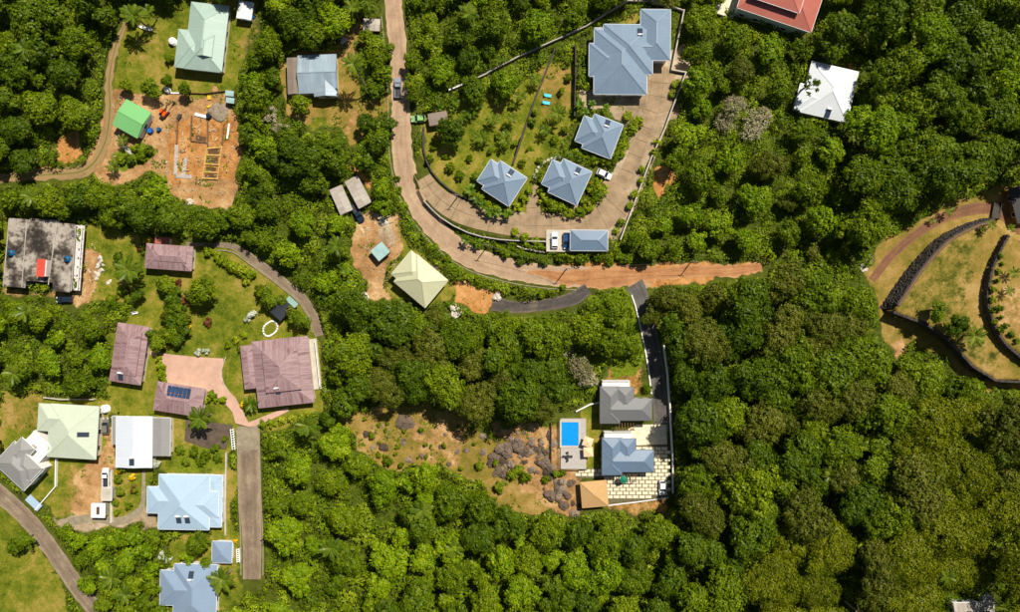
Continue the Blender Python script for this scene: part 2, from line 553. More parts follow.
# ------------------------------------------------------------------ land-use raster (photo pixels, with a margin)
MX, MY = 80, 70
RW, RH = 1020 + 2 * MX, 612 + 2 * MY
gx, gy = np.meshgrid(np.arange(RW) - MX + 0.5, np.arange(RH) - MY + 0.5)
CLEAR = np.zeros((RH, RW), bool)
ZONES = {k: np.zeros((RH, RW), np.float32) for k in ('soil', 'orange', 'lawn', 'dry', 'pale', 'tuft')}

CLEAR2 = np.zeros((RH, RW), bool)
def smooth_noise(step):
    a = rng.normal(size=(RH // step + 3, RW // step + 3))
    yi, xi = np.arange(RH) / step, np.arange(RW) / step
    y0, x0 = yi.astype(int), xi.astype(int)
    fy, fx = (yi - y0)[:, None], (xi - x0)[None]
    fy, fx = fy * fy * (3 - 2 * fy), fx * fx * (3 - 2 * fx)
    return (a[y0][:, x0] * (1 - fy) * (1 - fx) + a[y0 + 1][:, x0] * fy * (1 - fx) + a[y0][:, x0 + 1] * (1 - fy) * fx + a[y0 + 1][:, x0 + 1] * fy * fx)
WX = smooth_noise(14) * 3.2 + smooth_noise(6) * 1.6
WY = smooth_noise(14) * 3.2 + smooth_noise(6) * 1.6
def raster_rough(poly):
    return inside(poly, gx + WX, gy + WY)

def raster(poly):
    poly = np.asarray(poly, float)
    x0 = max(0, int(poly[:, 0].min() + MX) - 1); x1 = min(RW, int(poly[:, 0].max() + MX) + 2)
    y0 = max(0, int(poly[:, 1].min() + MY) - 1); y1 = min(RH, int(poly[:, 1].max() + MY) + 2)
    m = np.zeros((RH, RW), bool)
    if x1 > x0 and y1 > y0:
        m[y0:y1, x0:x1] = inside(poly, gx[y0:y1, x0:x1], gy[y0:y1, x0:x1])
    return m

def raster_line(pts, wd):
    m = np.zeros((RH, RW), bool)
    for (ax, ay), (bx, by) in zip(pts[:-1], pts[1:]):
        x0 = max(0, int(min(ax, bx) - wd + MX)); x1 = min(RW, int(max(ax, bx) + wd + MX) + 1)
        y0 = max(0, int(min(ay, by) - wd + MY)); y1 = min(RH, int(max(ay, by) + wd + MY) + 1)
        if x1 <= x0 or y1 <= y0: continue
        X = gx[y0:y1, x0:x1]; Y = gy[y0:y1, x0:x1]
        dx, dy = bx - ax, by - ay
        t_ = np.clip(((X - ax) * dx + (Y - ay) * dy) / (dx * dx + dy * dy + 1e-9), 0, 1)
        m[y0:y1, x0:x1] |= (X - ax - t_ * dx) ** 2 + (Y - ay - t_ * dy) ** 2 < wd * wd
    return m

def zone_poly(kind, poly, w=1.0, clear=True):
    m = raster_rough(poly)
    ZONES[kind][m] = w
    if clear: CLEAR2[m] = True

def zone_spot(kind, x, y, r, w=1.0, clear=True):
    m = (gx - x) ** 2 + (gy - y) ** 2 < r * r
    ZONES[kind][m] = np.maximum(ZONES[kind][m], w)
    if clear: CLEAR[m] = True

# lawns and open ground
zone_poly('lawn', [(128, 0), (262, 0), (250, 40), (238, 78), (232, 92), (165, 96), (150, 92), (128, 92), (112, 90), (112, 70), (118, 40)])
zone_poly('dry', [(125, 40), (165, 30), (172, 60), (150, 75), (122, 75)], 0.5)
zone_poly('dry', [(225, 70), (245, 20), (262, 0), (262, 30), (240, 70)], 0.5)
zone_poly('soil', [(112, 88), (150, 94), (232, 93), (238, 130), (240, 185), (232, 205), (195, 208), (172, 190), (150, 172), (112, 185), (92, 176), (0, 182), (0, 172), (85, 166), (104, 110)])
zone_poly('orange', [(172, 120), (235, 118), (240, 180), (170, 182), (165, 150)], 0.8)
zone_poly('orange', [(50, 160), (60, 138), (78, 128), (80, 150), (70, 162)], 0.9)
zone_poly('tuft', [(112, 166), (118, 150), (150, 142), (156, 150), (150, 164), (125, 170)], 0.8)
zone_poly('lawn', [(0, 205), (9, 205), (8, 290), (0, 290)], 0.8)
zone_poly('lawn', [(84, 222), (140, 235), (142, 275), (112, 300), (84, 300)], 0.8)
zone_poly('soil', [(84, 250), (100, 240), (99, 262), (94, 300), (72, 304), (72, 292), (82, 286)], 0.8)
zone_poly('soil', [(0, 288), (74, 292), (74, 300), (0, 296)], 0.6)
zone_poly('lawn', [(118, 300), (140, 278), (150, 240), (196, 243), (236, 248), (262, 262), (290, 286), (312, 312), (322, 345), (326, 415), (290, 426), (238, 432), (228, 462), (236, 478), (236, 540), (210, 540), (215, 468), (180, 472), (150, 470), (150, 420), (118, 418), (105, 390), (110, 330), (135, 312)])
zone_poly('tuft', [(172, 472), (176, 440), (228, 450), (228, 474)], 0.6)
zone_poly('lawn', [(0, 392), (112, 398), (112, 530), (60, 520), (0, 470)])
zone_poly('dry', [(0, 395), (42, 398), (40, 432), (10, 430), (0, 440)], 0.6)
zone_poly('dry', [(62, 462), (100, 462), (100, 520), (60, 520)], 0.6)
zone_poly('soil', [(78, 470), (100, 440), (112, 405), (116, 470), (102, 520), (72, 518), (70, 495)], 0.75)
zone_poly('lawn', [(112, 468), (150, 468), (152, 480), (146, 500), (140, 516), (112, 524)])
zone_poly('lawn', [(-80, 495), (0, 500), (38, 545), (62, 590), (85, 640), (80, 682), (-80, 682)])
zone_poly('lawn', [(172, 535), (240, 535), (240, 612), (172, 612)], 0.9)
zone_poly('pale', [(140, 508), (158, 500), (160, 530), (138, 524), (112, 528), (60, 530), (50, 520), (90, 516), (120, 520)], 0.8)
zone_poly('dry', [(282, 60), (288, 50), (340, 48), (352, 25), (366, 18), (362, 45), (352, 70), (362, 100), (392, 95), (392, 112), (366, 128), (352, 150), (340, 128), (318, 120), (308, 128), (292, 118), (284, 96)])
zone_poly('lawn', [(296, 100), (345, 98), (345, 128), (310, 132), (296, 118)], 0.8)
zone_poly('soil', [(338, 40), (365, 22), (360, 48), (346, 70), (340, 66)], 0.7)
zone_poly('soil', [(352, 108), (362, 112), (356, 135), (344, 134)], 0.7)
zone_poly('soil', [(360, 212), (398, 215), (404, 250), (390, 262), (384, 282), (392, 300), (372, 300), (362, 282), (356, 250)])
zone_poly('orange', [(345, 165), (362, 165), (372, 185), (374, 200), (360, 185)], 0.8)
zone_poly('pale', [(378, 215), (392, 214), (400, 245), (388, 250), (376, 232)], 0.7)
zone_poly('lawn', [(388, 205), (396, 212), (412, 245), (440, 268), (456, 288), (450, 300), (420, 310), (395, 305), (384, 288), (400, 250)], 0.8)
zone_poly('orange', [(452, 280), (470, 282), (505, 292), (488, 312), (470, 308), (456, 300)])
zone_poly('lawn', [(420, 150), (424, 118), (448, 108), (470, 92), (520, 88), (545, 62), (572, 60), (574, 120), (556, 148), (540, 178), (528, 215), (470, 205), (440, 190)])
zone_poly('dry', [(540, 68), (572, 64), (572, 110), (548, 120), (535, 108)], 0.7)
zone_poly('dry', [(425, 120), (440, 130), (445, 165), (428, 160)], 0.4)
zone_poly('lawn', [(615, 18), (640, 8), (640, 24), (617, 26)], 1)
zone_poly('pale', [(578, 92), (600, 92), (690, 40), (684, 80), (664, 130), (622, 240), (540, 236), (470, 224), (470, 208), (535, 212), (606, 205), (612, 170), (632, 130), (605, 110), (585, 112)], 1.0)
zone_poly('lawn', [(586, 402), (600, 402), (600, 472), (586, 472)], 1.0)
zone_poly('pale', [(626, 280), (652, 280), (646, 292), (632, 290)], 0.9)
zone_poly('orange', [(560, 262), (640, 266), (690, 262), (758, 261), (764, 272), (700, 282), (640, 288), (560, 286)], 0.8)
zone_poly('orange', [(652, 168), (672, 166), (676, 186), (656, 192)], 0.9)
zone_poly('orange', [(845, 62), (856, 62), (856, 70), (840, 68)], 0.8)
zone_poly('tuft', [(590, 290), (636, 290), (650, 370), (620, 380), (600, 365), (588, 325)], 0.9, clear=False)
zone_poly('orange', [(608, 368), (650, 366), (650, 392), (612, 388)], 0.6)
zone_poly('dry', [(340, 418), (380, 408), (420, 404), (455, 400), (490, 440), (560, 420), (562, 500), (540, 520), (500, 505), (480, 480), (430, 466), (400, 470), (372, 462)])
zone_poly('soil', [(395, 420), (440, 410), (470, 445), (460, 470), (420, 455)], 0.6)
zone_poly('soil', [(490, 425), (560, 425), (585, 480), (580, 520), (550, 512), (520, 480)], 0.7)
zone_poly('orange', [(605, 500), (670, 496), (672, 512), (640, 516), (606, 514)], 0.6)
zone_poly('dry', [(864, 268), (890, 236), (930, 212), (960, 196), (1000, 186), (1100, 186), (1100, 382), (1000, 392), (970, 382), (945, 360), (915, 345), (890, 352), (880, 322)], 0.85)
zone_poly('lawn', [(895, 312), (945, 243), (985, 226), (970, 290), (975, 325), (1015, 372), (975, 366), (940, 330)], 0.5)
zone_poly('dry', [(900, 308), (945, 246), (983, 228), (968, 290), (972, 325), (1010, 370), (975, 362), (940, 328)], 0.55)
zone_poly('orange', [(985, 245), (1005, 240), (990, 270), (985, 310), (978, 300)], 0.35)
zone_poly('soil', [(995, 285), (1020, 280), (1060, 300), (1060, 350), (1020, 345), (998, 320)], 0.55)
zone_poly('soil', [(885, 345), (905, 338), (915, 352), (900, 362)], 0.7)
zone_poly('dry', [(720, 0), (738, 0), (736, 14), (724, 8)], 0.6)

# ------------------------------------------------------------------ roads
def spline(pts, step):
    pts = [np.array(p, float) for p in pts]
    P = [2 * pts[0] - pts[1]] + pts + [2 * pts[-1] - pts[-2]]
    out = []
    for i in range(1, len(P) - 2):
        n = max(2, int(np.linalg.norm((P[i + 1] - P[i])[:2]) / step))
        for k in range(n):
            t_ = k / n
            a, b, c, d = P[i - 1], P[i], P[i + 1], P[i + 2]
            out.append(0.5 * (2 * b + (c - a) * t_ + (2 * a - 5 * b + 4 * c - d) * t_ ** 2 + (3 * b - a - 3 * c + d) * t_ ** 3))
    out.append(pts[-1])
    return np.array(out)

def road(name, pts, mat, lift=0.06, ragged=0.0, clear=3.0, cols=6, parent=None, crisp_ends=True):
    """pts: (px, py, width px)"""
    sp = spline(pts, 4.0)
    CLEAR[raster_line([(p[0], p[1]) for p in sp[::3]] + [(sp[-1][0], sp[-1][1])], np.mean(sp[:, 2]) / 2 + clear)] = True
    d = np.gradient(sp[:, :2], axis=0); d /= np.linalg.norm(d, axis=1, keepdims=True)
    nrm = np.stack([-d[:, 1], d[:, 0]], 1)
    V = []; UV = []
    along = np.concatenate([[0], np.cumsum(np.linalg.norm(np.diff(sp[:, :2], axis=0), axis=1))]) / S
    for i in range(len(sp)):
        for k in range(cols + 1):
            s = -1 + 2 * k / cols
            off = s * sp[i, 2] / 2
            if ragged and k in (0, cols):
                off *= 1 + ragged * random.uniform(-1, 0.6)
            p = sp[i, :2] + nrm[i] * off
            x, y, z = W(p[0], p[1])
            V.append((x, y, z + lift)); UV.append((along[i], s))
    mb = MB()
    c1 = cols + 1
    fs = []; uv = []
    for i in range(len(sp) - 1):
        for k in range(cols):
            q = (i * c1 + k, i * c1 + k + 1, (i + 1) * c1 + k + 1, (i + 1) * c1 + k)
            fs.append(q); uv.append([UV[j] for j in q])
    mb.add(V, fs, uv)
    me = mb.mesh(name)
    if me.polygons[0].normal.z < 0:
        me.flip_normals()
    o = new_obj(name, me, mat, parent)
    if parent is None:
        tag(o, kind='structure')
    return o, sp, nrm

def kerb(name, line, w, h, mat, parent, off=0.0):
    """raised strip along a px polyline"""
    mb = MB()
    P = [W(a, b) for a, b in line]
    for p, q in zip(P[:-1], P[1:]):
        z = min(p[2], q[2])
        ex = (np.array(q) - np.array(p)); L = np.linalg.norm(ex[:2])
        mb.box(((p[0] + q[0]) / 2, (p[1] + q[1]) / 2, z + h / 2 - 0.15), (L + w * 0.6, w, h + 0.3), math.atan2(ex[1], ex[0]))
    return mb.build(name, mat, parent)

# main village road
road_main, sp, nr = road('road', [(391, -60, 19), (393, 0, 18), (398, 50, 18), (401, 100, 19), (402, 150, 21), (411, 190, 22), (430, 222, 22), (462, 252, 22), (500, 267, 21), (545, 275, 20), (580, 277, 22), (600, 277, 18)], 'road_tan', ragged=0.12)
kerb('kerb', [tuple(p) for p in (sp[18:, :2] + nr[18:] * 13)[:-6:2]], 0.25, 0.15, 'kerb_pale', road_main)
dirt_road_red = road('dirt_road', [(528, 272, 2), (548, 274, 9), (566, 278, 15), (588, 277, 22), (610, 277, 24), (645, 275, 16), (690, 271, 13), (725, 271, 14), (762, 267, 9)], 'road_orange', lift=0.064, ragged=0.35)[0]
road('asphalt_lane', [(492, 303, 16), (515, 307, 12), (545, 305, 12), (572, 299, 14), (588, 289, 12)], 'road_asphalt', lift=0.07, ragged=0.1)
road('dirt_track', [(-60, 182, 10), (0, 178, 10), (45, 175, 11), (85, 170, 12), (104, 145, 11), (110, 110, 10), (109, 85, 9), (112, 62, 8), (118, 40, 7), (128, 20, 5)], 'road_dirt', lift=0.05, ragged=0.4)
road('lane', [(-60, 440, 17), (0, 494, 17), (28, 520, 17), (52, 550, 17), (78, 588, 17), (108, 625, 17), (130, 665, 17)], 'road_brown', ragged=0.08)
lane2, sp2, nr2 = road('lane', [(248, 428, 20), (249, 460, 21), (250, 500, 21), (252, 540, 19), (252, 579, 18)], 'road_brown', ragged=0.02)
kerb('kerb', [tuple(p) for p in (sp2[:, :2] + nr2 * 11)[::3]], 0.3, 0.2, 'kerb_pale', lane2)
kerb('kerb', [tuple(p) for p in (sp2[:, :2] - nr2 * 11)[::3]], 0.3, 0.2, 'kerb_pale', lane2)
road('concrete_apron', [(247.5, 426, 20), (248, 440, 21), (248.5, 450, 21)], 'kerb_pale', lift=0.09)
path1, spp, nrp = road('path', [(186, 244, 4), (210, 245, 4), (234, 247, 6), (256, 262, 9), (283, 282, 9), (304, 300, 9), (314, 318, 9), (319, 336, 8)], 'road_brown', ragged=0.1)
kerb('kerb', [tuple(p) for p in (spp[8:, :2] + nrp[8:] * 5.2)[::2]], 0.3, 0.3, 'kerb_pale', path1)
drv, spd, nrd = road('driveway', [(634, 284, 20), (641, 297, 15), (648, 325, 14), (655, 360, 15), (660, 400, 15), (662, 432, 14)], 'drive_grey', lift=0.075)
kerb('kerb', [tuple(p) for p in (spd[:, :2] + nrd * 8)[2:28:3]], 0.3, 0.35, 'white_wall', drv)
road('terrace_road', [(872, 280, 8), (894, 253, 9), (925, 228, 10), (953, 214, 11), (987, 208, 12), (1008, 218, 12), (1022, 236, 12), (1050, 270, 12)], 'terrace_road', ragged=0.05)
road('garden_path', [(62, 524, 9), (90, 518, 8), (118, 521, 8), (136, 513, 7), (143, 502, 5), (144, 470, 3)], 'kerb_pale', lift=0.05, ragged=0.1)

# pink courtyard, one slab with a branch strip
def flat_patch(name, poly, mat, lift, thick=0.15, parent=None, mark=True):
    pts = [W(a, b) for a, b in poly]
    z = float(np.median([p[2] for p in pts])) + 0.1 + lift if name == 'paved_yard' else max(p[2] for p in pts) + lift
    zl = min(p[2] for p in pts) - 0.3
    if mark: CLEAR[raster(poly)] = True
    o = MB().prism([(p[0], p[1]) for p in pts], zl, z).build(name, mat, parent)
    if parent is None: tag(o, kind='structure')
    return o

court = flat_patch('courtyard', [(150, 351), (168, 354), (196, 357), (224, 358.5), (222, 372), (223, 384), (229, 391), (236, 398), (243, 411), (251, 427), (236, 423), (233, 412), (224, 402), (211, 392), (190, 386), (164, 382), (167, 366), (150, 354)], 'render_pink', 0.05)
for a, b in (((164, 370), (222, 376)), ((190, 357), (186, 386)), ((211, 392), (224, 384))):
    p = W(*a); q = W(*b); zt = max(G(p[0], p[1]), G(q[0], q[1])) 
flat_patch('garden_walk', [(250, 428), (247, 423), (272, 413), (288, 407), (289, 411), (270, 420)], 'render_pink', 0.04)
flat_patch('parking_yard', [(186, 418), (233, 425), (226, 449), (207, 448), (184.5, 441)], 'yard_dark', 0.06)

# villa driveway: concrete panels
vd = bpy.data.objects.new('villa_driveway', None); COL.objects.link(vd); tag(vd, kind='structure')
def panels(pts, across, length):
    sp = spline(pts, 1.0)
    CLEAR[raster_line([(p[0], p[1]) for p in sp[::6]], np.mean(sp[:, 2]) / 2 + 2)] = True
    d = np.gradient(sp[:, :2], axis=0); d /= np.linalg.norm(d, axis=1, keepdims=True)
    nrm = np.stack([-d[:, 1], d[:, 0]], 1)
    i = 0
    while i < len(sp) - 3:
        j = min(len(sp) - 1, i + int(length * random.uniform(0.85, 1.15)))
        if len(sp) - 1 - j < length * 0.4: j = len(sp) - 1
        for k in range(across):
            s0 = -1 + 2 * k / across; s1 = -1 + 2 * (k + 1) / across
            g_ = 0.35
            m_ = (i + j) // 2
            ring = []
            for ii, s in ((i, s0), (m_, s0), (j, s0), (j, s1), (m_, s1), (i, s1)):
                w2 = sp[ii, 2] / 2
                q = sp[ii, :2] + nrm[ii] * s * w2
                q = q + nrm[ii] * (g_ / 2 if s == s0 else -g_ / 2) + d[ii] * (g_ / 2 if ii == i else (-g_ / 2 if ii == j else 0))
                ring.append(W(q[0], q[1]))
            dz = random.uniform(0.08, 0.11)
            n = len(ring)
            mb = MB()
            a = sum(ring[q][0] * ring[(q + 1) % n][1] - ring[(q + 1) % n][0] * ring[q][1] for q in range(n))
            if a < 0: ring = ring[::-1]
            zm = [p[2] for p in ring]
            vs = [(p[0], p[1], p[2] - 0.3) for p in ring] + [(p[0], p[1], p[2] + dz) for p in ring]
            mb.add(vs, [tuple(range(n))[::-1], tuple(range(n, 2 * n))] + [(q, (q + 1) % n, n + (q + 1) % n, n + q) for q in range(n)])
            mb.build('slab', 'drive_slab', vd)
        i = j
panels([(420, 172, 14), (436, 196, 20), (462, 212, 24), (500, 223, 22), (536, 226, 24), (575, 224, 26), (606, 213, 30), (626, 190, 30), (640, 160, 27), (652, 128, 26), (661, 100, 24), (664, 66, 24)], 2, 17)
panels([(534, 216, 16), (533, 200, 12), (538, 186, 9)], 1, 10)
panels([(606, 178, 12), (622, 190, 12)], 1, 12)

# ------------------------------------------------------------------ buildings
ROOF_Z = {}
BUILD_POLYS = []

def hip_faces(L, Wd, rise, hl, hr, thick=0.2):
    """hip roof centred on the origin, ridge along x, eave at z=0"""
    a, b = L / 2, Wd / 2
    rl, rr = -a + hl * b, a - hr * b
    if rr - rl < 0.04:
        m_ = (rl + rr) / 2; rl, rr = m_ - 0.02, m_ + 0.02
    v = [(-a, -b, 0), (a, -b, 0), (a, b, 0), (-a, b, 0), (rl, 0, rise), (rr, 0, rise),
         (-a, -b, -thick), (a, -b, -thick), (a, b, -thick), (-a, b, -thick)]
    sl = math.hypot(b, rise)
    f = [(0, 1, 5, 4), (2, 3, 4, 5), (1, 2, 5), (3, 0, 4), (6, 7, 1, 0), (7, 8, 2, 1), (8, 9, 3, 2), (9, 6, 0, 3), (9, 8, 7, 6)]
    uv = [[(-a, 0), (a, 0), (rr, sl), (rl, sl)], [(-a, 0), (a, 0), (-rl, sl), (-rr, sl)],
          [(-b, 0), (b, 0), (0, sl)], [(-b, 0), (b, 0), (0, sl)]]
    uv += [[(0, 0), (1, 0), (1, 0.2), (0, 0.2)]] * 4 + [[(0, 0), (1, 0), (1, 1), (0, 1)]]
    return v, f, uv, (rl, rr)

class House:
    def __init__(self, name, label, rot, base_px, eave, roof, wall='white_wall', fascia='white_paint', pitch=22, cat='house', group=None, overhang=0.55):
        self.eave = eave; self.rot = rot; self.roof = roof; self.wall = wall; self.fascia = fascia
        self.pitch = pitch; self.over = overhang
        x, y, z = W(base_px[0], base_px[1], eave)
        self.z0 = z - eave
        self.o = thing(name, label, cat, (x, y, self.z0), -R(rot), group)
        self.rects = []
        self.wallb = []
        self.n = 0
    def local(self, px, py, z):
        """photo pixel at height z over the house base -> house frame"""
        k = (1 - (self.z0 + z) / H) / S
        X = (px - 510) * k - self.o.location.x; Y = (306 - py) * k - self.o.location.y
        a = R(self.rot)
        return X * math.cos(a) - Y * math.sin(a), X * math.sin(a) + Y * math.cos(a)
    def rect(self, cx, cy, w, h, dz=0.0, pitch=None, hip=(1, 1), axis=None, roof=None, caps=True, walls=True, over=None, fascia=True):
        e = self.eave + dz + 0.004 * self.n
        self.n += 1
        pitch = self.pitch if pitch is None else pitch
        over = self.over if over is None else over
        k = (1 - (self.z0 + e) / H) / S
        lx, ly = self.local(cx, cy, e)
        w *= k; h *= k
        if axis is None: axis = 'u' if w >= h else 'v'
        L, Wd = (w, h) if axis == 'u' else (h, w)
        rise = math.tan(R(pitch)) * Wd / 2
        v, f, uv, (rl, rr) = hip_faces(L, Wd, rise, hip[0], hip[1])
        def tr(p):
            x, y, z = p
            if axis == 'v': x, y = y, -x        # ridge start (left) becomes the photo's upper end
            return (x + lx, y + ly, z + e)
        mb = MB(); mb.add([tr(p) for p in v], f, uv)
        ro = mb.build('roof', roof or self.roof, self.o)
        b = Wd / 2
        if caps:
            cap_m = roof or self.roof
            ends = []
            if rr - rl > 0.4: ends.append(((rl, 0, rise), (rr, 0, rise)))
            if hip[0] > 0: ends += [((-L / 2, -b, 0), (rl, 0, rise)), ((-L / 2, b, 0), (rl, 0, rise))]
            if hip[1] > 0: ends += [((L / 2, -b, 0), (rr, 0, rise)), ((L / 2, b, 0), (rr, 0, rise))]
            for p, q in ends:
                MB().beam(tr(p), tr(q), 0.24, 0.05).build('ridge_cap', cap_m, ro)
        if fascia:
            fm = MB()
            c = [tr((x * L / 2, y * b, -0.1)) for x, y in ((-1, -1), (1, -1), (1, 1), (-1, 1))]
            for i in range(4):
                p, q = np.array(c[i]), np.array(c[(i + 1) % 4])
                d = (q - p) / np.linalg.norm(q - p)
                fm.beam(p - d * 0.06 + (0, 0, -0.1), q + d * 0.06 + (0, 0, -0.1), 0.16, 0.17)
            fm.build('fascia', self.fascia, ro)
        self.rects.append((lx, ly, w, h, e, rise, axis, L, Wd, rl, rr))
        if walls:
            self.wallb.append((lx, ly, max(0.6, w - 2 * over), max(0.6, h - 2 * over), e - 0.15))
        # mark the land use
        a = R(self.rot)
        cs = []
        for sx, sy in ((-1, -1), (1, -1), (1, 1), (-1, 1)):
            du, dv = sx * (w / k / 2 + 2), sy * (h / k / 2 + 2)
            cs.append((cx + du * math.cos(a) - dv * math.sin(a), cy + du * math.sin(a) + dv * math.cos(a)))
        m_ = raster(cs); CLEAR[m_] = True
        BUILD_POLYS.append(cs)
        return ro
    def roof_z(self, x, y):
        best = -1
        for lx, ly, w, h, e, rise, axis, L, Wd, rl, rr in self.rects:
            dx, dy = x - lx, y - ly
            u, v = (dx, dy) if axis == 'u' else (-dy, dx)
            if abs(u) > L / 2 or abs(v) > Wd / 2: continue
            z = rise * (1 - abs(v) / (Wd / 2))
            if u < rl: z = min(z, rise * (u + L / 2) / max(0.01, rl + L / 2))
            if u > rr: z = min(z, rise * (L / 2 - u) / max(0.01, L / 2 - rr))
            best = max(best, e + z)
        return best
    def walls(self, windows=True, door=True, below=0.9):
        mb = MB()
        for i, (lx, ly, w, h, top) in enumerate(self.wallb):
            mb.box((lx, ly, (top - below) / 2 - 0.003 * i), (w - 0.006 * i, h - 0.006 * i, top + below))
        wo_ = mb.build('wall', self.wall, self.o)
        if not windows: return
        done = False
        for i, (lx, ly, w, h, top) in enumerate(self.wallb):
            for side in range(4):
                ln = w if side % 2 == 0 else h
                cnt = max(1, int(ln / 3.6))
                for k in range(cnt):
                    s = (k + 0.5) / cnt * ln - ln / 2
                    px_, py_, rz = {0: (s, -h / 2, 0), 1: (w / 2, s, math.pi / 2), 2: (s, h / 2, 0), 3: (-w / 2, s, math.pi / 2)}[side]
                    X, Y = lx + px_, ly + py_
                    if any(j != i and abs(X - a) < ww / 2 + 0.3 and abs(Y - b) < hh / 2 + 0.3 for j, (a, b, ww, hh, tt) in enumerate(self.wallb)):
                        continue
                    isd = door and not done and side in (0, 2) and k == cnt // 2
                    if isd:
                        done = True
                        d_ = MB().box((X, Y, 1.05), (1.0, 0.16, 2.1), rz).build('door', 'door_wood', self.o)
                        MB().box((X + 0.36 * math.cos(rz), Y + 0.36 * math.sin(rz), 1.0), (0.1, 0.24, 0.06), rz).build('handle', 'chrome', d_)
                    else:
                        zc = min(top - 1.0, 1.55)
                        w_ = MB().box((X, Y, zc), (1.4, 0.12, 1.2), rz).build('window', 'white_paint', self.o)
                        MB().box((X, Y, zc), (1.22, 0.15, 1.02), rz).build('pane', 'glass', w_)
    def on_roof(self, px, py, build, guess=1.2):
        z = self.eave + guess
        for _ in range(3):
            x, y = self.local(px, py, z)
            z = max(self.roof_z(x, y), self.eave)
        e = 0.2
        gx_ = (self.roof_z(x + e, y) - self.roof_z(x - e, y)) / (2 * e)
        gy_ = (self.roof_z(x, y + e) - self.roof_z(x, y - e)) / (2 * e)
        gx_ = max(-0.6, min(0.6, gx_)); gy_ = max(-0.6, min(0.6, gy_))
        return build(self, x, y, z, gx_, gy_)
    def heater(self, px, py, turn=None, tank=True):
        def b(hs, x, y, z, gx_, gy_):
            # downslope direction
            if turn is not None: d = np.array((math.cos(turn), math.sin(turn)))
            else:
                d = -np.array((gx_, gy_)); n_ = np.linalg.norm(d)
                d = d / n_ if n_ > 0.05 else np.array((0, -1.0))
            s = np.array((-d[1], d[0]))
            sl = -(gx_ * d[0] + gy_ * d[1]); ss = gx_ * s[0] + gy_ * s[1]
            root = thing_part('solar_water_heater', hs.o)
            def P(u, v, w_):
                return (x + d[0] * u + s[0] * v, y + d[1] * u + s[1] * v, z - sl * u + ss * v + w_)
            for k in (-0.34, 0.34):
                vs = [P(u, v + k, w_) for w_ in (0.1, 0.2) for u, v in ((-0.85, -0.31), (0.85, -0.31), (0.85, 0.31), (-0.85, 0.31))]
                MB().add(vs, [(3, 2, 1, 0), (4, 5, 6, 7), (0, 1, 5, 4), (1, 2, 6, 5), (2, 3, 7, 6), (3, 0, 4, 7)]).build('collector', 'collector', root)
            if tank:
                MB().tube([P(-1.1, -0.65, 0.32), P(-1.1, 0.65, 0.32)], 0.23, 10).build('tank', 'white_paint', root, True)
            return root
        self.on_roof(px, py, b)

def thing_part(name, parent):
    o = bpy.data.objects.new(name, None); COL.objects.link(o); o.parent = parent
    return o

G_ROOF = 'houses of the village'

# A. mint green house
h = House('house', 'pale mint green hipped house with a gablet and side wing above the building site', 6.5, (203, 38), 3.3, 'roof_mint', 'cream_wall', 'roof_mint', 24)
h.rect(206.5, 37, 38, 66)
h.rect(205.3, 45.5, 15, 22, dz=1.42, hip=(1, 0), axis='v', walls=False)
h.rect(193, 50, 33, 38, dz=-0.06, axis='u', pitch=19)
h.rect(203, 62, 36, 17, dz=-0.08, axis='u', pitch=16)
h.walls()
# B. white shed
h = House('shed', 'small white flat-roofed shed with a blue barrel at its corner', 9, (245, 10.5), 2.3, 'roof_whitehouse', 'grey_wall', 'white_paint', 3, 'shed', overhang=0.25)
h.rect(245, 10.5, 14.5, 17.5, hip=(0, 0), caps=False); h.walls(windows=False)
# C. green shed
h = House('shed', 'bright green gabled shed with white side wall beside the dirt track', 29, (131.8, 118.8), 3.0, 'roof_green', 'white_wall', 'roof_green', 12, 'shed', overhang=0.4)
h.rect(131.8, 118.8, 28.4, 29, hip=(0, 0), axis='u', caps=True); h.walls(windows=True)

# E. unfinished concrete block
h = House('concrete_building', 'unfinished flat-roofed concrete building with stained roof and a red stair hut', 4.4, (40, 255), 3.4, 'roof_slab', 'grey_wall', 'roof_slab', 0.3, 'building', overhang=0.15)
for r_ in ((17, 253, 21, 68), (42, 250.5, 30, 62), (63.5, 257.5, 17, 68)):
    h.rect(*r_, hip=(0, 0), caps=False, over=0.5)
h.walls(below=0.8)
# parapet kerbs between roof bays, side balcony, stair hut
for a, b in (((9.4, 219.4), (3.5, 286)), ((27, 221), (22, 287)), ((57, 224), (48.5, 285)), ((76, 225), (71.4, 291))):
    z_ = 3.4
    p = h.local(a[0], a[1], z_); q = h.local(b[0], b[1], z_)
    MB().beam((p[0], p[1], z_ + 0.01), (q[0], q[1], z_ + 0.01), 0.22, 0.16).build('parapet', 'concrete', h.o)
bx_, by_ = h.local(79.2, 258, 2.6)
MB().box((bx_ - 0.4, by_, 2.5), (2.4, 17.2, 0.25)).build('balcony', 'grey_pink', h.o)
for i in range(7):
    MB().box((bx_ + 0.62, by_ - 7.8 + i * 2.6, 2.95), (0.14, 0.14, 0.9)).build('baluster', 'white_wall', h.o)
    MB().box((bx_ - 0.1, by_ - 7.0 + i * 2.3, 2.64), (0.5, 0.6, 0.04)).build('window_patch', 'dark_metal', h.o)  # dark plates added to stand for the row of windows
MB().box((bx_ + 0.62, by_, 3.45), (0.2, 17.0, 0.12)).build('handrail', 'white_wall', h.o)
sx_, sy_ = h.local(43, 268, 4.6)
sh = MB().box((sx_ + 0.2, sy_, 4.3), (2.1, 4.3, 1.7)).build('stair_hut', 'grey_pink', h.o)
MB().box((sx_ - 0.15, sy_, 5.25), (2.1, 4.6, 0.12)).build('roof', 'red_sheet', sh)
h_conc = h

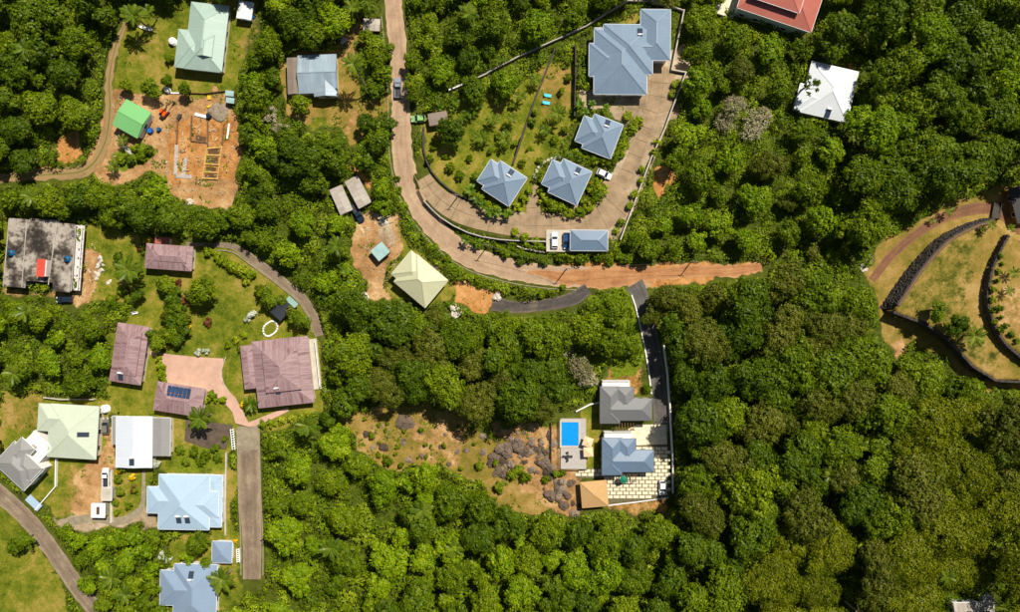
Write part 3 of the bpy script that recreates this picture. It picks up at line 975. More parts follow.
# F. purple-roofed houses
h = House('house', 'narrow purple-roofed house with a flat raised ridge by the rust red lean-to', 4.2, (169, 257.3), 3.2, 'roof_purple', 'cream_wall', 'gutter_purple', 21)
h.rect(169, 257.3, 46.5, 24.3); h.rect(170, 256, 32, 11, dz=0.95, pitch=17, walls=False); h.walls()
h = House('house', 'long purple-roofed house with weathered sheets and one solar heater by the hedge', 8.5, (129.2, 353.8), 3.2, 'roof_purple', 'cream_wall', 'gutter_purple', 19)
h.rect(129.2, 353.8, 31.5, 58.5); h.rect(129.5, 353, 18, 44, dz=0.95, pitch=15, walls=False); h.heater(120.8, 377, turn=-math.pi / 2); h.walls()
hp3 = House('house', 'purple-roofed house with blue solar panels beside the pink courtyard', 9, (179.2, 399.3), 3.2, 'roof_purple', 'cream_wall', 'gutter_purple', 18)
hp3.rect(179.2, 399.3, 48, 28.5); hp3.walls()
def solar(hs, x, y, z, gx_, gy_):
    for r_ in range(2):
        for c_ in range(6):
            u = (c_ - 2.5) * 1.02; v = (r_ - 0.5) * -1.9
            pts = []
            for w_ in (0.1, 0.16):
                for du, dv in ((-0.45, -0.85), (0.45, -0.85), (0.45, 0.85), (-0.45, 0.85)):
                    pts.append((x + u + du, y + v + dv, z + gy_ * (v + dv) + gx_ * (u + du) + w_))
            pn = MB().add(pts, [(3, 2, 1, 0), (4, 5, 6, 7), (0, 1, 5, 4), (1, 2, 6, 5), (2, 3, 7, 6), (3, 0, 4, 7)]).build('solar_panel', 'solar_cell', hs.o)
            bm_ = MB()
            for k in (-0.28, 0.28):
                a_ = (x + u - 0.45, y + v + k, z + gy_ * (v + k) + gx_ * (u - 0.45) + 0.162); b_ = (x + u + 0.45, y + v + k, z + gy_ * (v + k) + gx_ * (u + 0.45) + 0.162)
                bm_.beam(a_, b_, 0.04, 0.008)
            bm_.build('cell_bar', 'chrome', pn)
def solar_safe(hs, x, y, z, gx_, gy_):
    # lies on the slope that faces the photo's upper side; lifted clear of the ridge
    solar(hs, x, y, z + 0.15, 0.0, 0.0)
hp3.on_roof(179, 393.8, solar_safe)
h = House('house', 'large purple-roofed house with a two-tier roof and veranda above the curved lawn', -6, (283, 372), 3.3, 'roof_purple', 'cream_wall', 'gutter_purple', 17)
h.rect(283, 372, 56, 66.5); h.rect(281.5, 370, 35, 42, dz=1.75, pitch=14, walls=False)
h.rect(249.5, 367, 14, 43, dz=-0.4, pitch=14); h.heater(278, 392, turn=-math.pi / 2)
vx, vy = h.local(315, 364, 0.3)
MB().box((vx + 0.1, vy, 0.1), (2.0, 13.5, 0.5)).build('veranda', 'pale_concrete', h.o)
for i in range(6):
    MB().box((vx + 0.9, vy - 6 + i * 2.4, 0.8), (0.12, 0.12, 1.0)).build('baluster', 'white_paint', h.o)
MB().box((vx + 0.9, vy, 1.32), (0.14, 12.4, 0.08)).build('handrail', 'white_paint', h.o)
h.walls()

# G. pale green house
h = House('house', 'pale green hipped house with a notched corner and a roof window by the dusty yard', 3.5, (69, 431), 3.4, 'roof_palegreen', 'cream_wall', 'roof_palegreen', 18)
h.rect(73, 431.5, 49, 53); h.rect(57, 418, 38, 27, axis='u', dz=-0.05, pitch=20); h.rect(60, 443, 24, 26, axis='v', dz=-0.1, pitch=19)
h.walls()
def skylight(hs, x, y, z, gx_, gy_):
    vs = [(x + u, y + v, z + gx_ * u + gy_ * v + w_) for w_ in (0.06, 0.18) for u, v in ((-1.3, -0.6), (1.3, -0.6), (1.3, 0.6), (-1.3, 0.6))]
    f_ = MB().add(vs, [(3, 2, 1, 0), (4, 5, 6, 7), (0, 1, 5, 4), (1, 2, 6, 5), (2, 3, 7, 6), (3, 0, 4, 7)]).build('roof_window', 'dark_metal', hs.o)
    for k in (-0.65, 0.65):
        vs = [(x + k + u, y + v, z + gx_ * (u + k) + gy_ * v + w_) for w_ in (0.17, 0.2) for u, v in ((-0.55, -0.5), (0.55, -0.5), (0.55, 0.5), (-0.55, 0.5))]
        MB().add(vs, [(3, 2, 1, 0), (4, 5, 6, 7), (0, 1, 5, 4), (1, 2, 6, 5), (2, 3, 7, 6), (3, 0, 4, 7)]).build('pane', 'collector', f_)
h.on_roof(83.3, 434.5, skylight)

# H. grey roof with white edges, turned house
h = House('house', 'turned house with grey hipped roofs edged in white and a white terrace by the lane', 43, (18, 466), 4.6, 'roof_lightgrey', 'white_wall', 'white_paint', 20)
h.rect(19, 466, 41, 30); h.rect(27, 467, 24, 18, dz=0.5, pitch=18, axis='u'); h.rect(20, 452, 18, 24, dz=0.2, pitch=20)
h.walls()
tx, ty = h.local(37, 447, 2.8)
te = MB().box((tx, ty, 1.2), (6.8, 6.0, 3.4)).build('terrace', 'white_wall', h.o)
MB().box((tx, ty + 2.9, 3.2), (6.6, 0.2, 0.9)).build('parapet', 'white_paint', te)
MB().box((tx + 3.3, ty, 3.2), (0.2, 5.6, 0.9)).build('parapet', 'white_paint', te)
MB().box((tx - 0.5, ty - 0.4, 3.3), (1.2, 1.0, 0.9)).build('vent_box', 'concrete', te)
ax_, ay_ = h.local(33, 503, 1.2)
MB().box((ax_, ay_, 0.9), (4.4, 2.0, 0.12)).build('awning', 'roof_lightblue', h.o)
CLEAR[raster([(22, 430), (42, 430), (52, 452), (44, 500), (30, 510), (20, 500)])] = True

# I. white roof + grey lean-to
h = House('house', 'plain white-roofed house with a grey lean-to roof and one solar heater', 0.5, (134, 442), 3.4, 'roof_white', 'cream_wall', 'white_paint', 9)
h.rect(134, 442, 36, 51, axis='v', hip=(0, 0)); h.rect(161, 436.8, 18.5, 38, dz=-0.5, pitch=7, hip=(0, 0), roof='roof_lightgrey'); h.rect(114.5, 430, 5, 28, dz=-0.8, pitch=4, hip=(0, 0), roof='roof_lightgrey', caps=False, walls=False)
h.heater(132, 462, turn=-math.pi / 2); h.walls()
# J. light blue
h = House('house', 'broad light blue hipped house with side wings and two solar heaters', 1, (184, 502), 3.6, 'roof_lightblue', 'white_wall', 'white_paint', 19)
h.rect(184, 502, 51, 55, axis='v'); h.rect(168, 500, 42, 26.5, axis='u', dz=-0.05); h.rect(199, 504, 39, 26, axis='u', dz=-0.05)
h.rect(214, 501, 16, 52, dz=-0.6, pitch=8, axis='v'); h.heater(179, 520, turn=-math.pi / 2); h.heater(187.6, 520, turn=-math.pi / 2); h.walls()
# K. bottom blue-grey house and small roof
h = House('house', 'blue-grey hipped house with a solar heater beside the leaning palm', 1.5, (194, 594), 3.4, 'roof_greyblue', 'white_wall', 'white_paint', 19)
h.rect(195, 594, 43, 60, axis='v'); h.rect(183, 588, 46, 35, axis='u', dz=-0.05); h.heater(191.3, 574.5, turn=math.pi / 2); h.walls()
h = House('shed', 'small blue-grey hipped outbuilding with white eaves by the brown lane', 1.5, (222, 552), 2.8, 'roof_greyblue', 'white_wall', 'white_paint', 17, 'shed')
h.rect(222, 552, 20, 21.5); h.walls()

# L. tin house
h = House('house', 'silver corrugated tin house with a cross gable and brown lean-to', -2, (313, 75), 3.2, 'roof_silver', 'cream_wall', 'roof_silver', 15, overhang=0.35)
h.rect(317.5, 74, 38.5, 38, hip=(0, 0), axis='u'); h.rect(325.5, 85, 23, 23, hip=(0, 0), axis='v', dz=0.05); h.rect(293.5, 76, 12, 36, dz=-0.35, pitch=5, hip=(0, 0), roof='roof_brown', axis='v', caps=False)
h.walls()
h = House('shed', 'small weathered shack roof among shrubs beside the village road', 2, (371.7, 25), 2.4, 'roof_dirtywhite', 'timber', 'timber', 6, 'shed', overhang=0.2)
h.rect(371.7, 25, 16.5, 12, hip=(0, 0), caps=False); h.walls(windows=False)
h = House('shed', 'brown flat roof shelter beside the pale green car', -10, (438, 118.5), 2.3, 'roof_brown', 'concrete', 'timber', 3, 'shed', overhang=0.2)
h.rect(438, 118.5, 19, 12, hip=(0, 0), caps=False); h.walls(windows=False)

# M. derelict sheds
h = House('shed', 'narrow grey-white sheet roof on the derelict yard', -24, (341, 200), 2.4, 'roof_dirtywhite', 'concrete', 'concrete', 5, 'shed', overhang=0.2)
h.rect(341, 200, 13, 27, hip=(0, 0), caps=False); h.walls(windows=False)
h = House('shed', 'stained pale slab roof beside the dark blue pickup', -28, (358, 194), 2.2, 'roof_dirtywhite', 'concrete', 'concrete', 2, 'shed', overhang=0.2)
h.rect(358, 192, 14, 30, hip=(0, 0), caps=False); h.walls(windows=False)
h = House('shed', 'little pale green tin roof hut on bare soil', -40, (380.3, 251.3), 2.4, 'roof_tin', 'timber', 'timber', 5, 'shed', overhang=0.2)
h.rect(380.3, 251.3, 15, 13.5, hip=(0, 0), caps=False); h.walls(windows=False)

# cream house and the blue pavilions: one square hip over another
def pavilion(label, rot, bx, by, w, hgt, sx, sy, sw, sh_, roof, eave, wall, cat='house', heater=None, group=None):
    h = House('house', label, rot, (bx, by), eave, roof, wall, roof if roof == 'roof_cream' else 'white_paint', 25, cat, group)
    h.rect(bx, by, w, hgt, axis='v' if hgt >= w else 'u')
    h.rect(sx, sy, sw, sh_, dz=-0.1, axis='u', pitch=23)
    if heater: h.heater(*heater)
    h.walls()
    return h
pavilion('cream hipped house standing on the cleared red soil', 40, 421, 281, 41, 36, 413, 272, 31, 31, 'roof_cream', 3.4, 'cream_wall')
pavilion('blue-grey hipped pavilion between the big villa and the white hatchback', 21, 602.5, 136.5, 31, 36.5, 593, 133.5, 29, 27, 'roof_villablue', 3.2, 'white_wall', heater=(607.5, 123))
pavilion('blue-grey hipped pavilion ringed by a round hedge island', 25, 570, 182, 32, 37, 560.5, 178, 30, 27, 'roof_villablue', 3.2, 'white_wall', heater=(578, 170.5))
pavilion('blue-grey hipped pavilion at the foot of the lawn slope', 33, 504.5, 183.5, 32.5, 34, 496, 178, 29, 26, 'roof_villablue', 3.2, 'white_wall', heater=(511, 172.5))
# big villa
h = House('villa', 'large blue-grey villa with many stepped hip roofs', 0.5, (628, 52), 3.8, 'roof_villablue', 'white_wall', 'white_paint', 22)
h.rect(655.5, 35, 30, 51, axis='v', dz=0.3); h.rect(628, 49.5, 49.5, 50, axis='v', dz=0.2); h.rect(620.5, 62, 53, 65, axis='v')
h.rect(606, 60, 34, 33, axis='u', dz=-0.1); h.rect(604, 58, 20, 60, axis='v', dz=-0.2, pitch=16); h.rect(645, 48, 46, 24, axis='u', dz=0.25, pitch=20)
h.heater(640, 31.5, turn=math.pi / 2, tank=True); h.walls()
# carport
h = House('carport', 'blue-grey hipped carport roof over the blue car', 0.5, (589, 240.5), 2.6, 'roof_slateblue', 'white_wall', 'white_paint', 16, 'carport')
h.rect(589, 240.5, 37.5, 20.5, walls=False)
for dx in (-4.6, 0, 4.6):
    for dy in (-2.3, 2.3):
        MB().box((dx, dy, 1.15), (0.25, 0.25, 2.7)).build('post', 'white_wall', h.o)
flat_patch('parking_pad', [(546, 230), (571, 230), (571, 252), (546, 252)], 'pale_concrete', 0.12)
flat_patch('carport_floor', [(571.3, 231), (606, 231), (606, 250), (571.3, 250)], 'concrete', 0.11)

# P. pool villa: two roofs
def pool_house(label, x0, y0, roof, wall):
    h = House('house', label, 0, (x0 + 26, y0 + 18), 4.0, roof, wall, 'dark_metal', 17, overhang=0.3)
    h.rect(x0 + 10, y0 + 18, 20, 37, axis='v'); h.rect(x0 + 26, y0 + 22.5, 52, 22, axis='u', dz=0.05); h.rect(x0 + 25, y0 + 12, 18, 24, axis='v', dz=0.02, pitch=14)
    h.walls()
    # roof terrace with white parapet on the upper side
    tx, ty = h.local(x0 + 16, y0 - 2.5, 2.8)
    te = MB().box((tx, ty, 1.0), (7.2, 2.0, 3.4)).build('terrace', 'white_wall', h.o)
    MB().box((tx, ty + 0.95, 2.95), (7.2, 0.12, 0.6)).build('parapet', 'white_paint', te)
    # pergola beside the lower edge
    gx0, gy0 = h.local(x0 + 24, y0 + 39, 2.6)
    for k in range(7):
        MB().box((gx0 - 2.0 + k * 0.75, gy0, 2.55), (0.16, 2.3, 0.14)).build('pergola_beam', 'timber', h.o)
    for sx in (-2.2, 2.7):
        MB().box((gx0 + sx, gy0 - 1.1, 1.2), (0.16, 0.16, 2.5)).build('post', 'timber', h.o)
    MB().box((gx0 + 0.3, gy0 - 1.1, 2.42), (5.2, 0.12, 0.12)).build('pergola_rail', 'timber', h.o)
    return h
pool_house('grey-roofed half of the pool villa at the end of the grey driveway', 600, 387, 'roof_grey', 'white_wall')
pool_house('slate blue-roofed half of the pool villa beside the block paving', 602, 438.5, 'roof_slateblue', 'white_wall')
CLEAR[raster([(556, 412), (590, 402), (675, 402), (675, 508), (578, 512), (578, 474), (556, 472)])] = True
CLEAR[raster([(598, 376), (655, 376), (675, 420), (598, 420)])] = True
# paved yard: base slab and single stones
yard = flat_patch('paved_yard', [(604, 424), (667, 424), (669, 496), (608, 503), (604, 478), (577, 478), (577, 469), (601, 468), (601, 440)], 'moss_joint', 0.05)
yz = yard.data.vertices[len(yard.data.vertices) // 2].co.z
stone_me = []
for k in range(6):
    mb = MB(); mb.box((0, 0, 0.05), (random.uniform(1.46, 1.56), random.uniform(0.76, 0.84), 0.1), random.uniform(-0.02, 0.02), 0.96)
    me = mb.mesh('paving_stone'); me.materials.append(M('paver_stone')); stone_me.append(me)
ycl = [(604, 440), (637, 440), (637, 449), (655, 449), (655, 473), (604, 478)]
row = 0
MB().prism([((a - 510) * (1 - yz / H) / S, (306 - b) * (1 - yz / H) / S) for a, b in ((604.5, 424.5), (666.5, 424.5), (667, 444), (637, 445), (604.5, 438))], yz - 0.05, yz + 0.05).build('worn_slab', 'paver_stone', yard)
k0 = (1 - yz / H) / S
yy = 426.5
while yy < 500:
    if yy < 446 and yy > 426: yy += 4.4; row += 1; continue
    xx = 578 + (3.2 if row % 2 else 0)
    while xx < 668:
        in_y = inside([(604, 424), (667, 424), (669, 495), (608, 501), (604, 477), (578, 477), (578, 470), (601, 469), (601, 440)], np.array([xx]), np.array([yy]))[0]
        in_h = inside([(605, 441), (635, 441), (635, 451), (652, 451), (652, 470), (605, 474)], np.array([xx]), np.array([yy]))[0]
        if in_y and not in_h:
            o = new_obj('paving_stone', random.choice(stone_me), None, yard)
            o.location = ((xx - 510) * k0, (306 - yy) * k0, yz + random.uniform(-0.02, 0.02))
            o.rotation_euler = (0, 0, random.uniform(-0.03, 0.03))
        xx += 6.4
    yy += 3.7; row += 1
# pool terrace
deck = flat_patch('pool_deck', [(560.5, 418.5), (586, 418.5), (586, 468.5), (560.5, 468.5)], 'deck_tile', 0.10)
dzv = deck.data.vertices[len(deck.data.vertices) // 2].co.z
kz = (1 - dzv / H) / S
def DP(px, py, z=0): return ((px - 510) * kz, (306 - py) * kz, dzv + z)
pl = thing('swimming_pool', 'bright blue rectangular swimming pool in the grey deck', 'pool', DP(570, 433.8))
pw, ph_ = 17.0 * kz, 23.5 * kz
MB().box((0, 0, 0.03), (pw, ph_, 0.06)).build('water', 'pool_water', pl)
for sx, sy, w_, h_ in ((0, 1, pw + 1.0, 0.5), (0, -1, pw + 1.0, 0.5), (1, 0, 0.5, ph_), (-1, 0, 0.5, ph_)):
    MB().box((sx * (pw / 2 + 0.25), sy * (ph_ / 2 + 0.25), 0.06), (w_, h_, 0.13)).build('coping', 'pale_concrete', pl)
for px_, py_, rz, lb in ((587, 440.5, -0.35, 'tilted beige square parasol by the pool'), (587.5, 450.5, 0.05, 'straight beige square parasol on the pool deck')):
    x, y, z = DP(px_, py_)
    u = thing('parasol', lb, 'parasol', (x, y, G(x, y) + 0.1), rz)
    mb = MB(); a = 1.25
    mb.add([(-a, -a, 2.2), (a, -a, 2.2), (a, a, 2.2), (-a, a, 2.2), (0, 0, 2.6)], [(0, 1, 4), (1, 2, 4), (2, 3, 4), (3, 0, 4), (3, 2, 1, 0)])
    mb.build('canopy', 'parasol_beige', u)
    MB().tube([(0, 0, -0.1), (0, 0, 2.62)], 0.04, 6).build('pole', 'timber', u)
    MB().box((0, 0, 0.02), (0.6, 0.6, 0.1)).build('base', 'dark_metal', u)
x, y, z = DP(567.5, 456)
tb = thing('patio_table', 'dark round patio table with four chairs drawn in on the pool deck', 'table', (x, y, z))
MB().tube([(0, 0, 0.70), (0, 0, 0.75)], 0.55, 12).build('table_top', 'dark_metal', tb)
MB().tube([(0, 0, 0), (0, 0, 0.7)], 0.06, 6).build('leg', 'dark_metal', tb)
for k in range(4):
    a = k * math.pi / 2
    c = thing('patio_chair', 'dark patio chair drawn up to the round table', 'chair', (x + 0.95 * math.cos(a), y + 0.95 * math.sin(a), z), a, 'patio chairs by the pool')
    MB().box((0, 0, 0.42), (0.5, 0.5, 0.06)).build('seat', 'dark_metal', c)
    MB().box((0.26, 0, 0.68), (0.06, 0.5, 0.5)).build('backrest', 'dark_metal', c)
    for sx in (-0.2, 0.2):
        for sy in (-0.2, 0.2):
            MB().box((sx, sy, 0.2), (0.05, 0.05, 0.4)).build('leg', 'dark_metal', c)
# tan tent roof
h = House('gazebo', 'tan pyramid-roofed gazebo at the lower corner of the block paving', -5, (594.3, 494), 2.7, 'tent_tan', 'timber', 'tent_tan', 24, 'gazebo')
h.rect(594.3, 494, 26, 25.5, walls=False, caps=True)
for sx in (-2.7, 2.7):
    for sy in (-2.7, 2.7):
        MB().box((sx, sy, 1.1), (0.2, 0.2, 3.0)).build('post', 'timber', h.o)
x, y, z = W(622, 476, 0.1)
u = thing('parasol', 'round green parasol over the pergola terrace of the pool villa', 'parasol', (x, y - 0.2, z))
mb = MB(); n_ = 10
vs = [(1.05 * math.cos(2 * math.pi * k / n_), 1.05 * math.sin(2 * math.pi * k / n_), 2.9) for k in range(n_)] + [(0, 0, 3.3)]
mb.add(vs, [(k, (k + 1) % n_, n_) for k in range(n_)]); mb.build('canopy', 'umbrella_green', u)
MB().tube([(0, 0, 0), (0, 0, 3.3)], 0.035, 6).build('pole', 'chrome', u)

# Q. white house top right, R. rust red roof
h = House('house', 'white hipped house half hidden by trees with a dark solar heater', 13, (828, 93), 3.4, 'roof_whitehouse', 'white_wall', 'white_paint', 20)
h.rect(829.5, 92, 48, 52, axis='v'); h.rect(815, 100, 36, 26, axis='u', dz=-0.08); h.heater(827.6, 114, turn=-math.pi / 2); h.walls()
h = House('house', 'rust red hipped house with white ridge lines and a patio', 18.5, (783, -2), 5.6, 'roof_rust', 'white_wall', 'white_paint', 18)
h.rect(782, -3.5, 78, 50)
for a, b in (((746, -20), (803, 5)), ):
    pass
r_ = h.rect(779, -8, 52, 28, dz=2.05, pitch=16, walls=False)
h.walls()
px_, py_ = h.local(727, 4, 0.6)
MB().box((px_, py_, 0.2), (5.5, 6.5, 0.9)).build('patio', 'cream_wall', h.o)
# S. concrete hut bottom right, T. dark hut in the terrace garden
h = House('house', 'pale concrete roof mostly covered by a spreading tree', -3, (977, 606), 2.9, 'roof_dirtywhite', 'white_wall', 'white_paint', 8, overhang=0.2)
h.rect(972, 612, 36, 20, hip=(0, 0)); h.rect(989, 604, 10, 16, dz=0.4, pitch=2, hip=(0, 0), caps=False); h.walls()
h = House('hut', 'dark brown hut roof by the terrace garden road', -14, (1026, 204), 2.6, 'roof_darkbrown', 'timber', 'dark_metal', 10, 'hut', overhang=0.3)
h.rect(1027, 203, 28, 36, hip=(0, 0)); h.walls()
h = House('lean_to', 'rust red lean-to roof against the narrow purple-roofed house', 4, (162, 240.5), 2.3, 'roof_rust', 'cream_wall', 'roof_rust', 4, 'shed', overhang=0.2)
h.rect(162, 240.5, 13.5, 6.5, hip=(0, 0), caps=False); h.walls(windows=False)
h = House('shed', 'black garden shed roof with a pale blue awning by the stone ring pond', 42, (281, 310), 2.4, 'roof_black', 'timber', 'dark_metal', 9, 'shed', overhang=0.25)
h.rect(281, 309.5, 14, 18, hip=(0, 0), axis='v')
ax_, ay_ = h.local(292, 302, 2.0)
MB().box((ax_, ay_, 2.0), (3.2, 1.5, 0.06)).build('awning', 'roof_tin', h.o)
h.walls(windows=False)
for px_, py_, lb in ((229.5, 93.5, 'pale blue sheet lean-to under the trees at the building site'), (230, 100.5, 'greyish sheet lean-to under the trees by the gravel heap')):
    h = House('lean_to', lb, 8, (px_, py_), 1.9, 'roof_tin', 'timber', 'timber', 3, 'shed', overhang=0.15)
    h.rect(px_, py_, 8.5, 5.5, hip=(0, 0), caps=False, fascia=False); h.walls(windows=False)
for px_, py_, w_, hh, lb in ((98, 510.5, 13.5, 14, 'square white flat shelter with a dark hatch by the curved garden path'), (106.5, 494, 10, 13, 'pale flat shelter behind the parked white pickup')):
    h = House('shelter', lb, 1, (px_, py_), 2.3, 'roof_whitehouse' if w_ > 12 else 'pale_concrete', 'concrete', 'white_paint', 2, 'shelter', overhang=0.2)
    h.rect(px_, py_, w_, hh, hip=(0, 0), caps=False); h.walls(windows=False)
    if w_ > 12:
        x, y = h.local(px_, py_, 2.4)
        MB().box((x, y, 2.42), (0.7, 1.9, 0.16)).build('hatch', 'door_wood', h.o)

deb = MB()
for poly, n_ in (([(160, 100), (236, 96), (238, 200), (170, 190), (150, 165)], 420), ([(360, 214), (398, 216), (402, 250), (386, 298), (364, 296)], 160), ([(112, 95), (150, 100), (150, 135), (112, 175)], 90), ([(84, 245), (100, 240), (96, 300), (74, 302)], 60), ([(96, 402), (114, 402), (114, 470), (100, 470)], 50)):
    P_ = np.asarray(poly, float); c_ = 0
    while c_ < n_:
        a_, b_ = random.uniform(P_[:, 0].min(), P_[:, 0].max()), random.uniform(P_[:, 1].min(), P_[:, 1].max())
        if not inside(P_, np.array([a_]), np.array([b_]))[0]: continue
        c_ += 1
        x, y, z = W(a_, b_); q_ = random.uniform(0.1, 0.3)
        deb.box((x, y, z + q_ * 0.2), (q_ * random.choice((1, 1.5, 5)), q_, q_ * 0.7), random.uniform(0, 3.14), 0.8)
o = deb.build('building_debris', 'debris'); tag(o, 'small stones, planks and rubble strewn over the bare soil', 'debris', kind='stuff')

# ------------------------------------------------------------------ walls and fences
def wall(name, label, cat, pts, thick, height, mat, below=0.6, group=None, base=None, inner=None):
    o = thing(name, label, cat, W(*pts[0]), 0, group)
    ox, oy, oz = o.location
    P = [W(a, b) for a, b in pts]
    if inner: P = [(p[0], p[1], W(a + inner[0], b + inner[1])[2]) for p, (a, b) in zip(P, pts)]; below += 1.6
    for p, q in zip(P[:-1], P[1:]):
        zt = max(p[2], q[2]) if base is None else base
        zl = min(p[2], q[2])
        L = math.hypot(q[0] - p[0], q[1] - p[1]); a = math.atan2(q[1] - p[1], q[0] - p[0])
        n = max(1, int(L / 3))
        for k in range(n):
            f0, f1 = k / n, (k + 1) / n
            c = ((p[0] + (q[0] - p[0]) * (f0 + f1) / 2) - ox, (p[1] + (q[1] - p[1]) * (f0 + f1) / 2) - oy)
            zz = G(c[0] + ox, c[1] + oy) if base is None else base
            top = zt + height - oz + random.uniform(-0.02, 0.02) * (height < 1.5)
            MB().box((c[0], c[1], (top + zl - below - oz) / 2), (L / n + 0.02 + thick * 0.5 * (n == 1), thick + random.uniform(-.01, .01), top - (zl - below - oz)), a).build('wall_panel', mat, o)
    CLEAR[raster_line(pts, 2)] = True
    return o

def offset_line(pts, d):
    pts = [np.array(p, float) for p in pts]
    out = []
    for i in range(len(pts)):
        t_ = pts[min(i + 1, len(pts) - 1)] - pts[max(i - 1, 0)]
        t_ /= np.linalg.norm(t_)
        out.append(tuple(pts[i] + np.array((-t_[1], t_[0])) * d))
    return out

def curve(pts, step=8):
    return [tuple(p) for p in spline([(a, b, 0) for a, b in pts], step)[:, :2]]

W1 = curve([(886, 312), (900, 291), (915, 269), (939, 243), (963, 229), (986, 221)])
W2 = curve([(995, 237), (980, 267), (974, 297), (979, 321), (991, 343), (1020, 365), (1045, 371)])
W3 = [(886, 312), (918, 324), (939, 338), (963, 365), (986, 379), (1020, 381), (1060, 381)]
def stone_wall(label, line, z_lo, z_hi, thick):
    """battered dry stone retaining wall following a terrace edge"""
    o = thing('stone_wall', label, 'wall', W(*line[0]))
    o.location.z = 0
    ox, oy = o.location.x, o.location.y
    P = []
    for a, b in line:
        x = (a - 510) / S; y = (306 - b) / S
        P.append((x, y))
    base = [ground(np.array([p[0] - 1.5, p[0] + 1.5, p[0], p[0]]), np.array([p[1], p[1], p[1] - 1.5, p[1] + 1.5])) for p in P]
    core = MB()
    for i in range(len(P) - 1):
        p, q = P[i], P[i + 1]
        zt = max(base[i].max(), base[i + 1].max()) + z_hi; zl = min(base[i].min(), base[i + 1].min()) - 0.4
        L = math.hypot(q[0] - p[0], q[1] - p[1]); a = math.atan2(q[1] - p[1], q[0] - p[0])
        core.box(((p[0] + q[0]) / 2 - ox, (p[1] + q[1]) / 2 - oy, (zt + zl) / 2), (L + thick * 0.4, thick, zt - zl), a, 0.97)
    core.build('core', 'stone_dark', o)
    stones = MB()
    for i in range(len(P) - 1):
        p, q = np.array(P[i]), np.array(P[i + 1])
        zt = max(base[i].max(), base[i + 1].max()) + z_hi; zl = min(base[i].min(), base[i + 1].min())
        d = q - p; L = np.linalg.norm(d); d /= L; nn = np.array((-d[1], d[0])); a = math.atan2(d[1], d[0])
        for k in range(int(L * 7)):
            side = random.choice((-1, 0, 1))
            s = random.uniform(0, L)
            if side:
                c = p + d * s + nn * side * thick * 0.5; z = random.uniform(zl, zt)
            else:
                c = p + d * s + nn * random.uniform(-0.45, 0.45) * thick; z = zt
            r = random.uniform(0.18, 0.34)
            stones.box((c[0] - ox, c[1] - oy, z), (r * 1.5, r * 1.2, r), a + random.uniform(-0.4, 0.4), 0.8)
    so = stones.build('stones', 'stone_dark', o); so['kind'] = 'stuff'
    CLEAR[raster_line(line, 3)] = True
    return o
def battered_wall(label, line, w0, w1):
    """sloping stone face from the terrace edge down to the ground outside"""
    o = thing('stone_wall', label, 'wall', W(*line[0])); o.location.z = 0
    ox, oy = o.location.x, o.location.y
    P = [np.array(((a - 510) / S, (306 - b) / S)) for a, b in line]
    n = len(P); mb = MB(); V = []
    rows = []
    for i, p in enumerate(P):
        d = P[min(i + 1, n - 1)] - P[max(i - 1, 0)]; d /= np.linalg.norm(d)
        nn = np.array((-d[1], d[0]))                      # outward
        w_ = w0 + (w1 - w0) * i / (n - 1)
        a = p - nn * 0.7; b = p + nn * 0.35; c = p + nn * (0.35 + w_)
        zt = G(*(p - nn * 1.5)) + 0.12; zb = G(*(p + nn * 2.5))
        rows.append((a, b, c, zt, zb))
        V += [(a[0] - ox, a[1] - oy, zt - 0.5), (a[0] - ox, a[1] - oy, zt), (b[0] - ox, b[1] - oy, zt), (c[0] - ox, c[1] - oy, zb - 0.2)]
    F = [(4 * i + k, 4 * i + k + 1, 4 * i + k + 5, 4 * i + k + 4) for i in range(n - 1) for k in range(3)]
    F += [(0, 3, 2, 1), (4 * n - 4, 4 * n - 3, 4 * n - 2, 4 * n - 1)]
    mb.add(V, F); mb.build('core', 'stone_dark', o)
    cop = MB(); st_ = MB()
    for i in range(n - 1):
        (a, b, c, zt, zb), (a2, b2, c2, zt2, zb2) = rows[i], rows[i + 1]
        cop.beam((*(a * 0.6 + b * 0.4 - (ox, oy)), zt + 0.003), (*(a2 * 0.6 + b2 * 0.4 - (ox, oy)), zt2 + 0.003), 0.5, 0.08)
        L = np.linalg.norm(b2 - b)
        for _ in range(int(L * np.linalg.norm(c - b) * 9 + 12)):
            f, g_ = random.random(), random.random()
            q = (b * (1 - f) + b2 * f) * (1 - g_) + (c * (1 - f) + c2 * f) * g_
            z_ = (zt * (1 - f) + zt2 * f) * (1 - g_) + (zb * (1 - f) + zb2 * f) * g_
            r_ = random.uniform(0.14, 0.3)
            st_.box((q[0] - ox, q[1] - oy, z_), (r_ * 1.5, r_ * 1.2, r_ * 1.3), random.uniform(0, 3), 0.75)
    cop.build('coping', 'timber', o)
    so = st_.build('stones', 'stone_dark', o); so['kind'] = 'stuff'
    CLEAR[raster_line(line, 5)] = True
battered_wall('broad dark dry stone retaining wall curving below the terrace road', W1, 1.7, 0.5)
stone_wall('low dark stone wall winding down past the small palms', W2, 0, 0.05, 0.5)
stone_wall('long angular retaining wall along the lower edge of the terrace garden', W3, 0, 0.12, 0.55)
